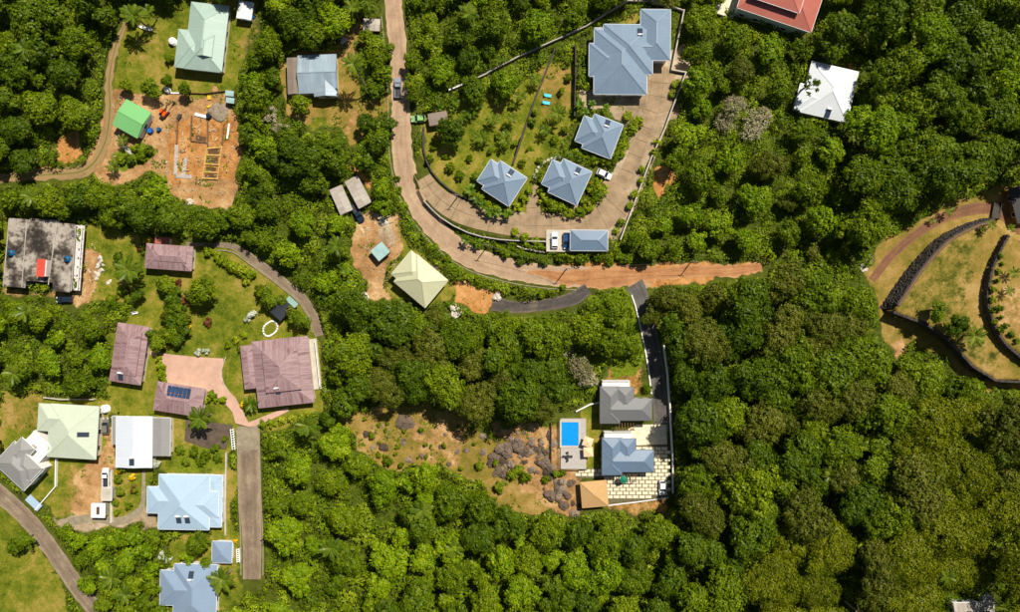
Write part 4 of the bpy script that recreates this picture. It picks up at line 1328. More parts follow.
# steps beside the terrace road
st = thing('stone_steps', 'short dark stone stairway crossing the terrace road', 'steps', W(996, 205))
sx0, sy0, sz0 = st.location
for k in range(7):
    x, y, z = W(996.5 - k * 0.5, 204 + k * 2.3)
    MB().box((x - sx0, y - sy0, z - sz0 + 0.12 + 0.05 * k), (1.7, 0.62, 0.4 + 0.1 * k), 0.1).build('step', 'stone_dark', st)
for s in (-1, 1):
    p = W(996.5 + s * 3.6, 203); q = W(993.5 + s * 3.6, 220)
    MB().beam((p[0] - sx0, p[1] - sy0, p[2] - sz0 - 0.2), (q[0] - sx0, q[1] - sy0, q[2] - sz0 - 0.2), 0.3, 1.0).build('side_wall', 'stone_dark', st)

wall('boundary_wall', 'long pale boundary wall along the outer side of the villa driveway', 'wall', [(683, 12), (671, 71), (684, 75), (672, 108), (664, 130), (650, 160), (639, 190), (629, 216), (620, 240)], 0.3, 1.1, 'pale_concrete')
wall('boundary_wall', 'grey wall running uphill beside the big villa hedge', 'wall', [(487, 74), (520, 57), (556, 41), (585, 28), (607, 14), (628, 2), (650, 3), (683, 12)], 0.3, 1.0, 'concrete')
wall('garden_wall', 'dark garden wall between the two sloping lawns', 'wall', [(555, 50), (545, 75), (533, 105), (523, 135), (513, 165)], 0.35, 0.9, 'stone_dark')
wall('garden_wall', 'dark garden wall beside the turquoise loungers', 'wall', [(575, 48), (575, 80), (574, 118)], 0.35, 0.9, 'stone_dark')
wall('retaining_wall', 'dark curved retaining wall below the lawn, along the villa drive entrance', 'wall', curve([(424, 128), (424, 150), (432, 172), (450, 190), (470, 200), (492, 207)], 12), 0.4, 0.8, 'stone_dark')
wall('retaining_wall', 'low concrete wall under the outer edge of the villa drive', 'wall', curve([(424, 201), (441, 218), (468, 233), (500, 240), (546, 242)], 14), 0.3, 0.25, 'concrete', inner=(4, -9))
wall('planter_wall', 'pale straight wall edging the planting strip beside the parking pad', 'wall', [(505, 242), (525, 249), (546, 253)], 0.3, 0.5, 'pale_concrete')
wall('low_wall', 'pale low wall beside the brown flat roof shelter', 'wall', [(449, 91), (466, 84)], 0.35, 0.8, 'white_wall')
wall('low_wall', 'weathered dark low wall between the lawn and the hillside shrubs', 'wall', [(488, 74), (470, 82)], 0.35, 0.8, 'concrete')
wall('boundary_wall', 'white boundary wall down the outer side of the grey driveway', 'wall', [(663, 345), (667, 375), (670, 420), (672, 460), (672, 492)], 0.3, 1.2, 'white_wall')
wall('boundary_wall', 'low white wall closing the lower side of the block paving', 'wall', [(608, 505), (640, 501), (668, 497)], 0.25, 0.5, 'white_wall')
wall('low_wall', 'white slanting wall above the pool deck', 'wall', [(576, 411), (590, 404), (600, 402)], 0.3, 0.8, 'white_wall')
wall('low_wall', 'thin dark rusty wall between the boulders and the pool deck', 'wall', [(551, 422), (551, 462)], 0.25, 0.9, 'door_wood')
wall('garden_fence', 'white garden wall from the pale green house down to the lane', 'wall', [(57.8, 458), (57, 486), (37, 509)], 0.22, 0.9, 'white_wall')
wall('garden_fence', 'pale fence beside the flower yard of the white-roofed house', 'wall', [(112.5, 470), (112.5, 522)], 0.15, 0.9, 'white_wall')
wall('hedge_wall', 'pale wall behind the pale green house', 'wall', [(46, 397), (62, 399), (96, 399)], 0.25, 1.0, 'pale_concrete')
wall('yard_wall', 'pale wall and paving edge along the light blue house', 'wall', [(227, 452), (226, 500), (226, 535)], 0.35, 0.5, 'pale_concrete')
wall('lawn_edge', 'curved pale kerb wall between courtyard and lawn', 'wall', curve([(226, 357), (222, 370), (224, 384), (233, 396), (238, 403)], 6), 0.16, 0.25, 'pale_concrete')
wall('site_wall', 'thin dark wall along the upper edge of the building site', 'wall', [(180, 93), (205, 94), (228, 91)], 0.2, 0.5, 'timber')

# gates: white slatted
def gate(label, a, b, n):
    o = thing('gate', label, 'gate', W(*a))
    ox, oy, oz = o.location
    p = W(*a); q = W(*b)
    for s in (-0.35, 0.35):
        d = np.array((q[0] - p[0], q[1] - p[1])); d /= np.linalg.norm(d); nn = (-d[1] * s, d[0] * s)
        MB().beam((nn[0], nn[1], 1.2), (q[0] - ox + nn[0], q[1] - oy + nn[1], 1.2), 0.14, 0.1).build('rail', 'white_paint', o)
    for k in range(n):
        t_ = (k + 0.5) / n
        MB().box(((q[0] - ox) * t_, (q[1] - oy) * t_, 0.6), (0.6, 0.12, 1.3), math.atan2(q[1] - p[1], q[0] - p[0]) + math.pi / 2).build('slat', 'white_paint', o)
    return o
gate('white slatted gate at the top of the brown lane', (233.5, 428), (235.5, 449), 9)
gate('white slatted gate by the small blue-grey outbuilding', (239.5, 547), (240, 561), 7)

# ------------------------------------------------------------------ building site
site_o = thing('foundation', 'half-built foundation trenches with yellow formwork on orange soil', 'foundation', W(205, 150))
fx, fy, fz = site_o.location
def fbar(a, b, mat, w=0.5, h=0.45, nm='formwork'):
    p = W(*a); q = W(*b)
    MB().beam((p[0] - fx, p[1] - fy, p[2] - fz - 0.15), (q[0] - fx, q[1] - fy, q[2] - fz - 0.15), w, h + 0.15).build(nm, mat, site_o)
for a, b in (((207.6, 148), (203.4, 179)), ((222.5, 146), (218.2, 180)), ((207.6, 148.7), (222.5, 147.5)), ((206.5, 155.5), (221.5, 155.8)), ((205.5, 164.3), (220, 165)), ((203.4, 178.7), (218.2, 179.6)), ((203, 172), (219.2, 173))):
    fbar((a[0] + random.uniform(-.5, .5), a[1] + random.uniform(-.5, .5)), (b[0] + random.uniform(-.5, .5), b[1] + random.uniform(-.5, .5)), 'yellow_form', random.uniform(.3, .45), random.uniform(.3, .5))
for a, b in (((177, 145), (175.7, 175)), ((186, 158), (183.5, 176)), ((175.5, 176), (192, 177))):
    fbar(a, b, 'concrete', 1.0, 0.15, 'footing')
for a, b in (((208, 118), (208, 147)), ((192, 116), (191, 140)), ((224, 125), (222.5, 146)), ((191, 141), (208, 143)), ((178, 118), (177, 144))):
    fbar(a, b, 'timber', 0.35, 0.35, 'trench_board')
for a, b, w_ in (((208.5, 151), (219.5, 152.5), 1.6), ((207, 160), (218, 161), 1.6), ((206, 169), (216, 170), 1.3), ((205, 176), (216, 176.6), 0.9), ((196, 137.5), (206, 140), 1.4)):
    fbar(a, b, 'pit_soil_shade', w_, 0.04, 'pit_floor_shade')  # flat strips near ground level; shade of deep pits is in their colour
for q in ((197, 128), (214, 138), (184, 150), (186, 168), (200, 133), (212, 128)):
    x, y, z = W(*q)
    mb = MB()
    for k in range(4):
        mb.beam((x - fx + random.uniform(-.8, .8), y - fy + random.uniform(-.8, .8), 0.05 + 0.08 * k), (x - fx + random.uniform(-1.2, 1.2), y - fy + random.uniform(-1.2, 1.2), 0.06 + 0.08 * k), 0.15, 0.07)
    mb.build('plank_heap', random.choice(('pale_timber', 'timber')), site_o)

def barrel(px, py, label, mat='barrel_blue', r=0.3, hh=0.9, group=None):
    x, y, z = W(px, py)
    o = thing('barrel', label, 'barrel', (x, y, z), 0, group)
    MB().tube([(0, 0, 0), (0, 0, 0.03), (0, 0, hh * 0.3), (0, 0, hh * 0.33), (0, 0, hh * 0.36), (0, 0, hh * 0.64), (0, 0, hh * 0.67), (0, 0, hh * 0.7), (0, 0, hh)], [r * 0.94, r, r, r * 1.06, r, r, r * 1.06, r, r * 0.95], 12).build('drum', mat, o, True)
    MB().tube([(0, 0, hh), (0, 0, hh + 0.04)], r * 0.8, 12).build('lid', mat, o)
barrel(151.3, 131.3, 'larger blue drum beside the bright green shed', r=0.75, hh=0.9)
barrel(159.8, 130, 'darker blue drum between the green shed and the excavator', 'tank_blue', 0.55)
barrel(252.8, 17.8, 'light blue barrel at the corner of the small white shed', r=0.6)
def roof_tank(px, py, label):
    x, y = h_conc.local(px, py, 4.0)
    a = -R(h_conc.rot)
    wx = h_conc.o.location.x + x * math.cos(a) - y * math.sin(a); wy = h_conc.o.location.y + x * math.sin(a) + y * math.cos(a)
    o = thing('water_tank', label, 'tank', (wx, wy, h_conc.z0 + 3.41))
    MB().tube([(0, 0, 0), (0, 0, 0.9), (0, 0, 1.1), (0, 0, 1.2)], [0.8, 0.8, 0.55, 0.3], 14).build('tank_body', 'tank_blue', o, True)
    MB().tube([(0, 0, 1.2), (0, 0, 1.27)], 0.26, 10).build('lid', 'dark_metal', o)
roof_tank(10.8, 253, 'blue water tank near the outer edge of the stained concrete roof')
roof_tank(66.9, 258.9, 'blue water tank by the balcony side of the stained concrete roof')
def round_tank(px, py, r, hh, label, mat='white_paint'):
    o = thing('water_tank', label, 'tank', W(px, py))
    MB().tube([(0, 0, 0), (0, 0, hh * 0.8), (0, 0, hh * 0.95), (0, 0, hh)], [r, r, r * 0.75, r * 0.35], 16).build('tank_body', mat, o, True)
    MB().tube([(0, 0, hh), (0, 0, hh + 0.08)], r * 0.3, 10).build('lid', mat, o)
round_tank(168.3, 90.7, 0.75, 1.2, 'round white water tank above the building site')
round_tank(106.5, 408.5, 1.1, 1.5, 'round white water tank behind the pale green house')
round_tank(173.7, 42.5, 1.0, 1.2, 'pale water tank against the mint green house')
def bar_thing(name, label, cat, a, b, w_, h_, mat, lift=0.0):
    p = W(*a); q = W(*b)
    o = MB().beam((0, 0, lift), (q[0] - p[0], q[1] - p[1], q[2] - p[2] + lift), w_, h_).build(name, mat)
    o.location = p
    return tag(o, label, cat)
bar_thing('white_pipe', 'white pipe lying beside the round white tank', 'pipe', (171, 93.3), (182, 93.6), 0.3, 0.25, 'white_paint')
bar_thing('white_board', 'pale board laid over the trench by the cement mixer', 'board', (195.5, 114.5), (208, 117.5), 0.75, 0.25, 'white_paint', 0.1)
bar_thing('white_pipe', 'upright-laid white pipe at the edge of the orange dig', 'pipe', (229.5, 124), (227.5, 139), 0.4, 0.3, 'white_paint')
bar_thing('grey_board', 'grey weathered board south of the green shed', 'board', (123, 146), (132, 154), 0.9, 0.2, 'concrete')
bar_thing('timber_log', 'pale fallen log at the edge of the site trees', 'log', (254, 178), (266, 187), 0.3, 0.3, 'pale_timber')
bar_thing('red_sheet', 'reddish folded sheet lying by the derelict yard', 'sheet', (357, 222), (364, 233), 0.6, 0.12, 'pale_timber')
o = thing('canoe', 'pale narrow dinghy lying on the grass under the palm', 'boat', W(146, 28.5), R(-16))
vs = []
for s, w_, z_ in ((-1.9, 0.12, 0.5), (-1.2, 0.42, 0.4), (0, 0.5, 0.36), (1.2, 0.45, 0.38), (1.8, 0.38, 0.4)):
    vs += [(s, -w_, z_), (s, -w_ * 0.6, 0.05), (s, w_ * 0.6, 0.05), (s, w_, z_)]
MB().add(vs, [(4 * i + k, 4 * i + k + 1, 4 * i + k + 5, 4 * i + k + 4) for i in range(4) for k in range(3)]).build('hull', 'white_paint', o)
for s in (-0.7, 0.7):
    MB().box((s, 0, 0.33), (0.25, 0.8, 0.04)).build('bench', 'pale_timber', o)
# gravel heap, sacks, mixer
def blob(name, label, cat, px, py, r, hh, mat, seed, group=None, sub=3, emb=0.3, squash=None):
    rs = np.random.default_rng(seed)
    nu, nv = 14, 7
    V = []; F = []
    ph = rs.uniform(0, 6.28, 8); am = rs.uniform(0.06, 0.2, 8)
    rx = r * (squash or rs.uniform(0.8, 1.2)); ry = r * rs.uniform(0.8, 1.1)
    for j in range(nv):
        th = math.pi * j / (nv - 1)
        for i in range(nu):
            f = 2 * math.pi * i / nu
            k = 1 + am[0] * math.sin(2 * f + ph[0]) + am[1] * math.sin(3 * f + ph[1] + th) + am[2] * math.sin(4 * th + ph[2]) + am[3] * 0.6 * math.sin(5 * f + 3 * th + ph[3])
            k *= 1 + rs.uniform(-0.05, 0.05)
            V.append((rx * k * math.sin(th) * math.cos(f), ry * k * math.sin(th) * math.sin(f), hh * (math.cos(th) * k * 0.55 + 0.5 - emb)))
    for j in range(nv - 1):
        for i in range(nu):
            F.append((j * nu + i, (j + 1) * nu + i, (j + 1) * nu + (i + 1) % nu, j * nu + (i + 1) % nu))
    mb = MB(); mb.add(V, F)
    o = mb.build(name, mat)
    o.location = W(px, py); o.rotation_euler = (0, 0, rs.uniform(0, 6.28))
    return tag(o, label, cat, group)
blob('gravel_heap', 'grey gravel heap under the trees at the building site', 'heap', 221, 113, 2.6, 0.9, 'gravel', 3, emb=0.42)
blob('gravel_heap', 'small dark gravel heap beside the yellow sacks', 'heap', 214, 110, 1.5, 0.6, 'gravel', 4, emb=0.42)
for i, (px_, py_) in enumerate(((209.5, 97), (209.6, 99), (209, 107))):
    o = MB().box((0, 0, 0.2), (0.9, 0.6, 0.4), 0.2 * i, 0.85).build('cement_sack', 'yellow_sack'); o.location = W(px_, py_)
    tag(o, 'yellow sack by the gravel heap on the site', 'sack', 'yellow sacks on the building site')
o = thing('cement_mixer', 'dark blue cement mixer at the end of the pale board', 'mixer', W(209.8, 117))
MB().tube([(0, -0.5, 0.7), (0, -0.15, 0.9), (0, 0.3, 1.1), (0, 0.6, 1.3)], [0.35, 0.6, 0.55, 0.3], 12).build('drum', 'car_navy', o, True)
MB().box((0, 0, 0.35), (0.9, 0.8, 0.5)).build('frame', 'dark_metal', o)
for s in (-0.5, 0.5):
    MB().tube([(s - 0.05, -0.3, 0.25), (s + 0.05, -0.3, 0.25)], 0.25, 10).build('wheel', 'rubber', o)
o = thing('wheelbarrow', 'dark wheelbarrow between excavator and trenches', 'wheelbarrow', W(180.3, 117.5), 0.9)
MB().box((0, 0, 0.5), (1.1, 0.7, 0.35), 0, 1.25).build('tray', 'dark_metal', o)
MB().tube([(0.75, -0.06, 0.22), (0.75, 0.06, 0.22)], 0.22, 10).build('wheel', 'rubber', o)
for s in (-0.3, 0.3):
    MB().beam((-1.1, s, 0.6), (0.6, s * 0.4, 0.25), 0.06, 0.05).build('handle', 'timber', o)
# excavator
ex = thing('excavator', 'small orange tracked excavator with raised arm on the building site', 'excavator', W(165.5, 114), R(52))
for s in (-0.7, 0.7):
    tr_ = MB().box((0, s, 0.3), (2.1, 0.38, 0.55), 0, 0.9).build('track', 'rubber', ex)
MB().box((-0.2, 0, 0.95), (1.7, 1.5, 0.7), 0, 0.92).build('body', 'orange_paint', ex)
MB().box((-0.95, 0, 1.0), (0.5, 1.45, 0.75), 0, 0.9).build('counterweight', 'dark_metal', ex)
cb = MB().box((0.1, 0.35, 1.75), (1.0, 0.8, 0.95), 0, 0.88).build('cab', 'orange_paint', ex)
MB().box((0.12, 0.35, 1.75), (1.06, 0.6, 0.6), 0, 0.9).build('window', 'glass', cb)
MB().beam((0.6, -0.2, 1.1), (2.3, -0.2, 2.3), 0.24, 0.28).build('boom', 'timber', ex)
MB().beam((2.25, -0.2, 2.35), (3.7, -0.2, 1.2), 0.2, 0.22).build('arm', 'timber', ex)
MB().box((3.8, -0.2, 0.8), (0.6, 0.6, 0.6), 0, 0.7).build('bucket', 'dark_metal', ex)

# ------------------------------------------------------------------ vehicles
def wheel(parent, x, y, r=0.32, w_=0.22):
    wh = MB().tube([(x, y - w_ / 2, r), (x, y + w_ / 2, r)], r, 14).build('wheel', 'rubber', parent)
    MB().tube([(x, y - w_ / 2 - 0.01, r), (x, y + w_ / 2 + 0.01, r)], r * 0.6, 10).build('rim', 'chrome', wh)

def loft(secs):
    """secs: (x, half width, z bottom, z top, top half width)"""
    mb = MB(); V = []
    for x, hw, zb, zt, tw in secs:
        zm = zb + (zt - zb) * 0.55
        V += [(x, -hw * 0.94, zb), (x, -hw, zm), (x, -tw, zt), (x, tw, zt), (x, hw, zm), (x, hw * 0.94, zb)]
    F = []
    for i in range(len(secs) - 1):
        for k in range(6):
            F.append((6 * i + k, 6 * i + (k + 1) % 6, 6 * (i + 1) + (k + 1) % 6, 6 * (i + 1) + k))
    F += [tuple(range(6))[::-1], tuple(range(6 * len(secs) - 6, 6 * len(secs)))]
    return mb.add(V, F)

def car(px, py, ang, label, paint, L=4.3, Wd=1.75, kind='hatch', dz=0.0):
    """ang: heading in the photo, degrees clockwise from right"""
    x, y, z = W(px, py, dz)
    name = 'pickup_truck' if kind == 'pickup' else 'car'
    c = thing(name, label, 'truck' if kind == 'pickup' else 'car', (x, y, z + 0.06), -R(ang))
    a, w2 = L / 2, Wd / 2
    pt = 'car_' + paint
    if kind == 'pickup':
        loft([(-a, w2 * 0.92, 0.35, 0.62, w2 * 0.9), (-a + 0.1, w2, 0.3, 0.66, w2 * 0.95), (-0.1, w2, 0.28, 0.66, w2 * 0.95), (0.0, w2, 0.28, 1.0, w2 * 0.92), (a * 0.5, w2, 0.28, 1.02, w2 * 0.9), (a * 0.85, w2 * 0.98, 0.3, 0.95, w2 * 0.85), (a, w2 * 0.82, 0.38, 0.8, w2 * 0.75)]).build('body', pt, c)
        for s in (-1, 1):
            MB().box((-a / 2 - 0.02, s * (w2 - 0.07), 0.8), (a - 0.1, 0.12, 0.42)).build('bed_side', pt, c)
        MB().box((-a + 0.06, 0, 0.8), (0.1, Wd * 0.86, 0.42)).build('tailgate', pt, c)
        MB().box((-a / 2, 0, 0.68), (a - 0.3, Wd * 0.8, 0.03)).build('bed_floor', 'dark_metal', c)
        x0, x1, xt0, xt1 = -0.05, a * 0.56, 0.12, a * 0.36
    else:
        loft([(-a, w2 * 0.85, 0.38, 0.8, w2 * 0.75), (-a + 0.15, w2 * 0.97, 0.3, 0.95, w2 * 0.85), (-a * 0.4, w2, 0.26, 1.0, w2 * 0.9), (a * 0.35, w2, 0.26, 0.98, w2 * 0.9), (a * 0.8, w2 * 0.96, 0.3, 0.85, w2 * 0.82), (a, w2 * 0.8, 0.36, 0.68, w2 * 0.72)]).build('body', pt, c)
        x0, x1, xt0, xt1 = -a + 0.2, a * 0.45, -a + 0.6, a * 0.08
    gh = 0.95; rh = 1.45
    tw = w2 * 0.74
    V = [(x0, -w2 * 0.88, gh), (x1, -w2 * 0.88, gh), (x1, w2 * 0.88, gh), (x0, w2 * 0.88, gh), (xt0, -tw, rh), (xt1, -tw, rh), (xt1, tw, rh), (xt0, tw, rh)]
    MB().add(V, [(4, 5, 6, 7), (0, 1, 5, 4), (1, 2, 6, 5), (2, 3, 7, 6), (3, 0, 4, 7)]).build('windows', 'glass', c)
    MB().box(((xt0 + xt1) / 2, 0, rh + 0.02), (xt1 - xt0 + 0.06, tw * 2.04, 0.06), 0, 0.95).build('roof', pt, c)
    for s in (-1, 1):
        for px2, pz in (((x0 + xt0) / 2, 0), ((x1 + xt1) / 2, 0)):
            pass
        MB().beam((x1, s * w2 * 0.88, gh), (xt1, s * tw, rh), 0.07, 0.05).build('pillar', pt, c)
        MB().beam((x0, s * w2 * 0.88, gh), (xt0, s * tw, rh), 0.1, 0.05).build('pillar', pt, c)
        MB().box((a * 0.9, s * w2 * 0.62, 0.72), (0.3, 0.36, 0.14)).build('headlight', 'lamp_clear', c)
        MB().box((-a + 0.04, s * w2 * 0.72, 0.76), (0.12, 0.3, 0.16)).build('tail_light', 'lamp_red', c)
        MB().box((x1 - 0.25, s * (w2 + 0.08), 1.02), (0.16, 0.2, 0.12)).build('mirror', pt, c)
        for wx in (-a * 0.6, a * 0.62):
            wheel(c, wx, s * (w2 - 0.12))
    CLEAR[raster_line([(px - 6, py - 6), (px + 6, py + 6)], 8)] = True
    return c

car(398.2, 89, -90, 'silver pickup driving along the tan village road', 'silver', 5.2, 1.85, 'pickup')
car(418.7, 119.5, 180 - 4, 'pale green car parked beside the brown flat roof shelter', 'green', 3.9, 1.9)
car(603.8, 174.8, 25, 'white hatchback parked beside the hedge island', 'white', 4.1, 1.8)
car(554.4, 240.6, -90, 'white car on the pale parking pad', 'white', 4.3, 1.8, dz=0.1)
car(566.3, 241.2, 90, 'blue car half under the carport roof', 'blue', 4.3, 1.8, dz=0.1)
_w = W(661.8, 487); car(661.8, 487, 90, 'white van-like car parked on the block paving', 'white', 3.9, 1.8, dz=yz + 0.06 - _w[2])
car(107.2, 477, -90, 'white pickup with a dark load bed in the dusty yard', 'white', 5.2, 1.8, 'pickup')
car(107.3, 425.5, -90, 'dusty grey car behind the pale green house', 'grey', 4.4, 1.8)
car(66, 299.5, 178, 'dark car tucked in the shade under the concrete building', 'navy', 4.2, 1.75)
car(357.8, 213, 62, 'dark blue pickup beside the stained slab roof', 'navy', 5.4, 1.85, 'pickup')

# junk pile and washing by the concrete building
for i, (px_, py_, r, hh) in enumerate(((100, 258, 0.6, 0.5), (101.5, 261, 0.5, 0.5), (98, 266, 0.7, 0.6), (102, 270, 0.6, 0.7), (97, 274, 0.7, 0.5), (96.5, 279, 0.6, 0.5), (108, 283, 0.6, 0.3), (99.5, 263, 0.4, 0.4), (100, 271, 0.5, 0.4), (110, 281, .4, .3), (103, 265, .4, .3))):
    blob('rubble_heap', 'white rubble bag beside the dirt yard of the concrete building', 'rubble', px_, py_, r, hh, 'boulder_pale', 30 + i, 'white rubble by the concrete building')

# poles and wires
POLES = []
def pole(px, py, hh, label, arm=0.6):
    o = thing('utility_pole', label, 'pole', W(px, py))
    MB().tube([(0, 0, -0.3), (0, 0, hh)], [0.17, 0.11], 8).build('post', 'grey_wall', o)
    MB().beam((-0.7, 0.1, hh - 0.5), (0.7, -0.1, hh - 0.5), 0.1, 0.1).build('crossarm', 'timber', o)
    for s in (-0.6, 0.6):
        MB().tube([(s, -s * 0.14, hh - 0.4), (s, -s * 0.14, hh - 0.2)], 0.05, 6).build('insulator', 'white_paint', o)
    POLES.append(tuple(o.location + __import__('mathutils').Vector((0, 0, hh - 0.3))))
pole(487, 247, 7.0, 'utility pole beside the bend of the village road')
pole(565.5, 270, 7.0, 'utility pole below the carport, above the lane junction')
pole(690, 263, 6.5, 'utility pole beside the red dirt road')
pole(457, 198, 6.0, 'utility pole standing on the villa driveway edge')
for a, b, lb in ((0, 1, 'power line strung between the road bend pole and the carport pole'), (1, 2, 'power line strung over the red dirt road')):
    p, q = np.array(POLES[a]), np.array(POLES[b])
    pts = [p + (q - p) * t_ + np.array((0, 0, -1.2 * 4 * t_ * (1 - t_))) for t_ in np.linspace(0, 1, 13)]
    o = MB().tube(pts, 0.025, 5).build('power_line', 'dark_metal'); tag(o, lb, 'cable')

# turquoise loungers, stepping stones, pond ring
for px_, py_, lb in ((547.5, 96, 'turquoise sun lounger on the lawn, farther from the pavilions'), (546, 103.3, 'turquoise sun lounger on the lawn, nearer the small palm')):
    o = thing('sun_lounger', lb, 'lounger', W(px_, py_), -0.15)
    MB().box((0.25, 0, 0.3), (1.5, 0.8, 0.1)).build('seat', 'turquoise', o)
    MB().beam((-0.5, 0, 0.32), (-1.0, 0, 0.75), 0.8, 0.08).build('backrest', 'turquoise', o)
    for sx in (-0.4, 0.9):
        for sy in (-0.33, 0.33):
            MB().box((sx, sy, 0.12), (0.08, 0.08, 0.28)).build('leg', 'white_paint', o)
for px_, py_ in curve([(559, 157), (548, 160), (539, 167), (535, 176)], 3.4):
    o = blob('stepping_stone', 'pale stepping stone in the arc between the pavilions', 'stone', px_, py_, 0.5, 0.16, 'boulder_pale', int(px_ * 7), 'stepping stones', emb=0.1)
pr = thing('pond', 'small garden bed ringed with white stones by the black shed', 'pond', W(270.5, 328.5))
for k in range(22):
    a = 2 * math.pi * k / 22
    rr_ = 1.75 + 0.35 * math.sin(2 * a + 0.6)
    MB().box((rr_ * 0.95 * math.cos(a), rr_ * 1.2 * math.sin(a), 0.12), (0.55, 0.4, 0.3), a + 1.57, 0.8).build('edge_stone', 'white_paint', pr)
# white garden objects
def bench(px, py, rz, label, mat):
    o = thing('garden_bench', label, 'bench', W(px, py), rz)
    MB().box((0, 0, 0.42), (1.5, 0.5, 0.08)).build('seat', mat, o)
    MB().box((0, 0.26, 0.7), (1.5, 0.06, 0.45)).build('backrest', mat, o)
    for sx in (-0.65, 0.65):
        MB().box((sx, 0, 0.2), (0.08, 0.45, 0.4)).build('leg', mat, o)
bench(328, 391, 0.05, 'white garden bench on the strip of lawn beside the veranda', 'white_paint')
bench(135.5, 313, 0.2, 'pale bench on the lawn above the long purple-roofed house', 'white_paint')

# ------------------------------------------------------------------ boulders
BL = [(405, 422, 2.0, 1.6, 1.5), (384, 447, 1.6, 1.0, 1.2), (345, 432, 1.2, 0.9, 1), (409, 460, 1.1, .8, 1), (422, 456, 1.0, .8, 1), (449, 464, 0.9, .7, 1), (366, 434, 1.1, .6, 1), (467, 450, 0.9, .7, 1), (483, 452, 1.2, 0.8, 1),
      (505, 449, 2.6, 2.2, 1.2), (519, 446, 2.4, 2.2, .9), (494, 457, 2.0, 1.5, 1), (511, 464, 1.7, 1.4, 1), (504, 474, 1.6, 1.3, 1), (532, 441, 1.3, 1.0, 1), (536, 449, 1.1, .9, 1), (541, 443, 1.1, .9, 1), (545, 462, 2.2, 2.0, .8), (548, 470, 2.0, 1.6, 1), (537, 462, 1.0, .8, 1), (540, 455, 1.0, .8, 1), (528, 455, .9, .7, 1), (550, 495, 2.1, 1.9, 1), (561, 490, 1.5, 1.2, 1), (567, 495, 1.6, 1.2, 1), (564, 505, 1.8, 1.3, 1), (574, 513, 1.7, 1.2, 1), (570, 483, 1.1, .9, 1), (556, 482, 1.0, .8, 1), (558, 500, 1, .8, 1), (483, 436, 1.1, .9, 1), (549, 436, 1.0, .8, 1), (524, 462, .8, .6, 1), (530, 470, .9, .7, 1), (553, 476, .9, .7, 1), (573, 503, .9, .7, 1), (578, 520, 1.1, .8, 1), (588, 516, 1.0, .8, 1)]
_n = 0
while _n < 95:
    a_, b_ = random.uniform(486, 584), random.uniform(428, 524)
    if not inside([(488, 440), (515, 432), (552, 428), (556, 470), (580, 482), (584, 520), (560, 512), (546, 498), (540, 478), (520, 472), (500, 482), (488, 466)], np.array([a_]), np.array([b_]))[0]: continue
    q_ = random.choice((.35, .45, .5, .6, .75, .95)); BL.append((a_, b_, q_ * 1.3, q_ * 1.2, random.uniform(.7, 1.5))); _n += 1
for k in range(26):
    q_ = random.choice((.25, .3, .4, .6)); BL.append((random.uniform(360, 470), random.uniform(425, 462), q_ * 1.3, q_, random.uniform(.7, 1.5)))
for i, (px_, py_, r, hh, sq) in enumerate(BL):
    big = r >= 2
    if px_ < 470:
        lb = 'long dark granite boulder on the dry grass clearing' if i == 0 else 'small granite rock on the dry grass clearing'
    else:
        lb = 'large brown granite boulder on the slope below the pool deck' if big else 'small granite rock among the boulders below the pool deck'
    blob('boulder', lb, 'boulder', px_, py_, r * 0.78, hh * 0.8, 'boulder', 100 + i, 'boulders below the pool deck' if px_ > 470 else 'rocks on the dry clearing', squash=sq * 0.95)
for i, (px_, py_, r, lb, mt) in enumerate(((362.8, 297.5, 1.8, 'pinkish white boulder on the soil by the cream house', 'boulder_pale'), (455.8, 311, 2.0, 'pale boulder at the edge of the orange soil', 'boulder_pale'), (190.6, 202, 1.1, 'white rock below the building site', 'boulder_pale'), (383, 222, 1.2, 'pale rubble heap on the derelict yard', 'boulder_pale'), (344, 41, 1.0, 'white heap beside the path to the shack', 'boulder_pale'), (366, 56.5, 0.8, 'pale rock by the leaning palm', 'boulder_pale'), (450, 318, 1.2, 'grey rock under the pale boulder', 'boulder'), (497, 297, 1.4, 'pale rubble at the end of the asphalt lane', 'boulder_pale'), (435, 270 - 2, 0.9, 'small rock beside the cream house', 'boulder'), (868, 259, 1.4, 'grey rock at the rim of the terrace garden', 'boulder'), (863, 268, 1.1, 'small pale rock at the rim of the terrace garden', 'boulder_pale'))):
    blob('boulder', lb, 'boulder', px_, py_, r, r * 0.8, mt, 200 + i)

# ------------------------------------------------------------------ ground sheet
def blur(a, n=2):
    for _ in range(n):
        p = np.pad(a, 1, mode='edge')
        a = (p[:-2, 1:-1] + p[2:, 1:-1] + p[1:-1, :-2] + p[1:-1, 2:] + 2 * p[1:-1, 1:-1]) / 6
    return a
for k in ZONES:
    ZONES[k] = blur(ZONES[k], 10)
fine_x = np.arange(-150, 150.01, 0.6); fine_y = np.arange(-96, 96.01, 0.6)
far = np.array([160, 180, 220, 300, 450, 700])
xs = np.concatenate([-far[::-1], fine_x, far]); ys = np.concatenate([-far[::-1], fine_y, far])
X, Y = np.meshgrid(xs, ys)
Z = ground(X, Y)
nx, ny = len(xs), len(ys)
V = np.stack([X.ravel(), Y.ravel(), Z.ravel()], 1)
ii = np.arange(nx * ny).reshape(ny, nx)
F = np.stack([ii[:-1, :-1].ravel(), ii[:-1, 1:].ravel(), ii[1:, 1:].ravel(), ii[1:, :-1].ravel()], 1)
gme = np_mesh('ground', V, F, smooth=True)
kk = 1.0 / (1 - Z / H)
PX = np.clip((X * kk * S + 510 + MX).astype(int), 0, RW - 1); PY = np.clip((306 - Y * kk * S + MY).astype(int), 0, RH - 1)
inr = (np.abs(X) < 155) & (np.abs(Y) < 98)
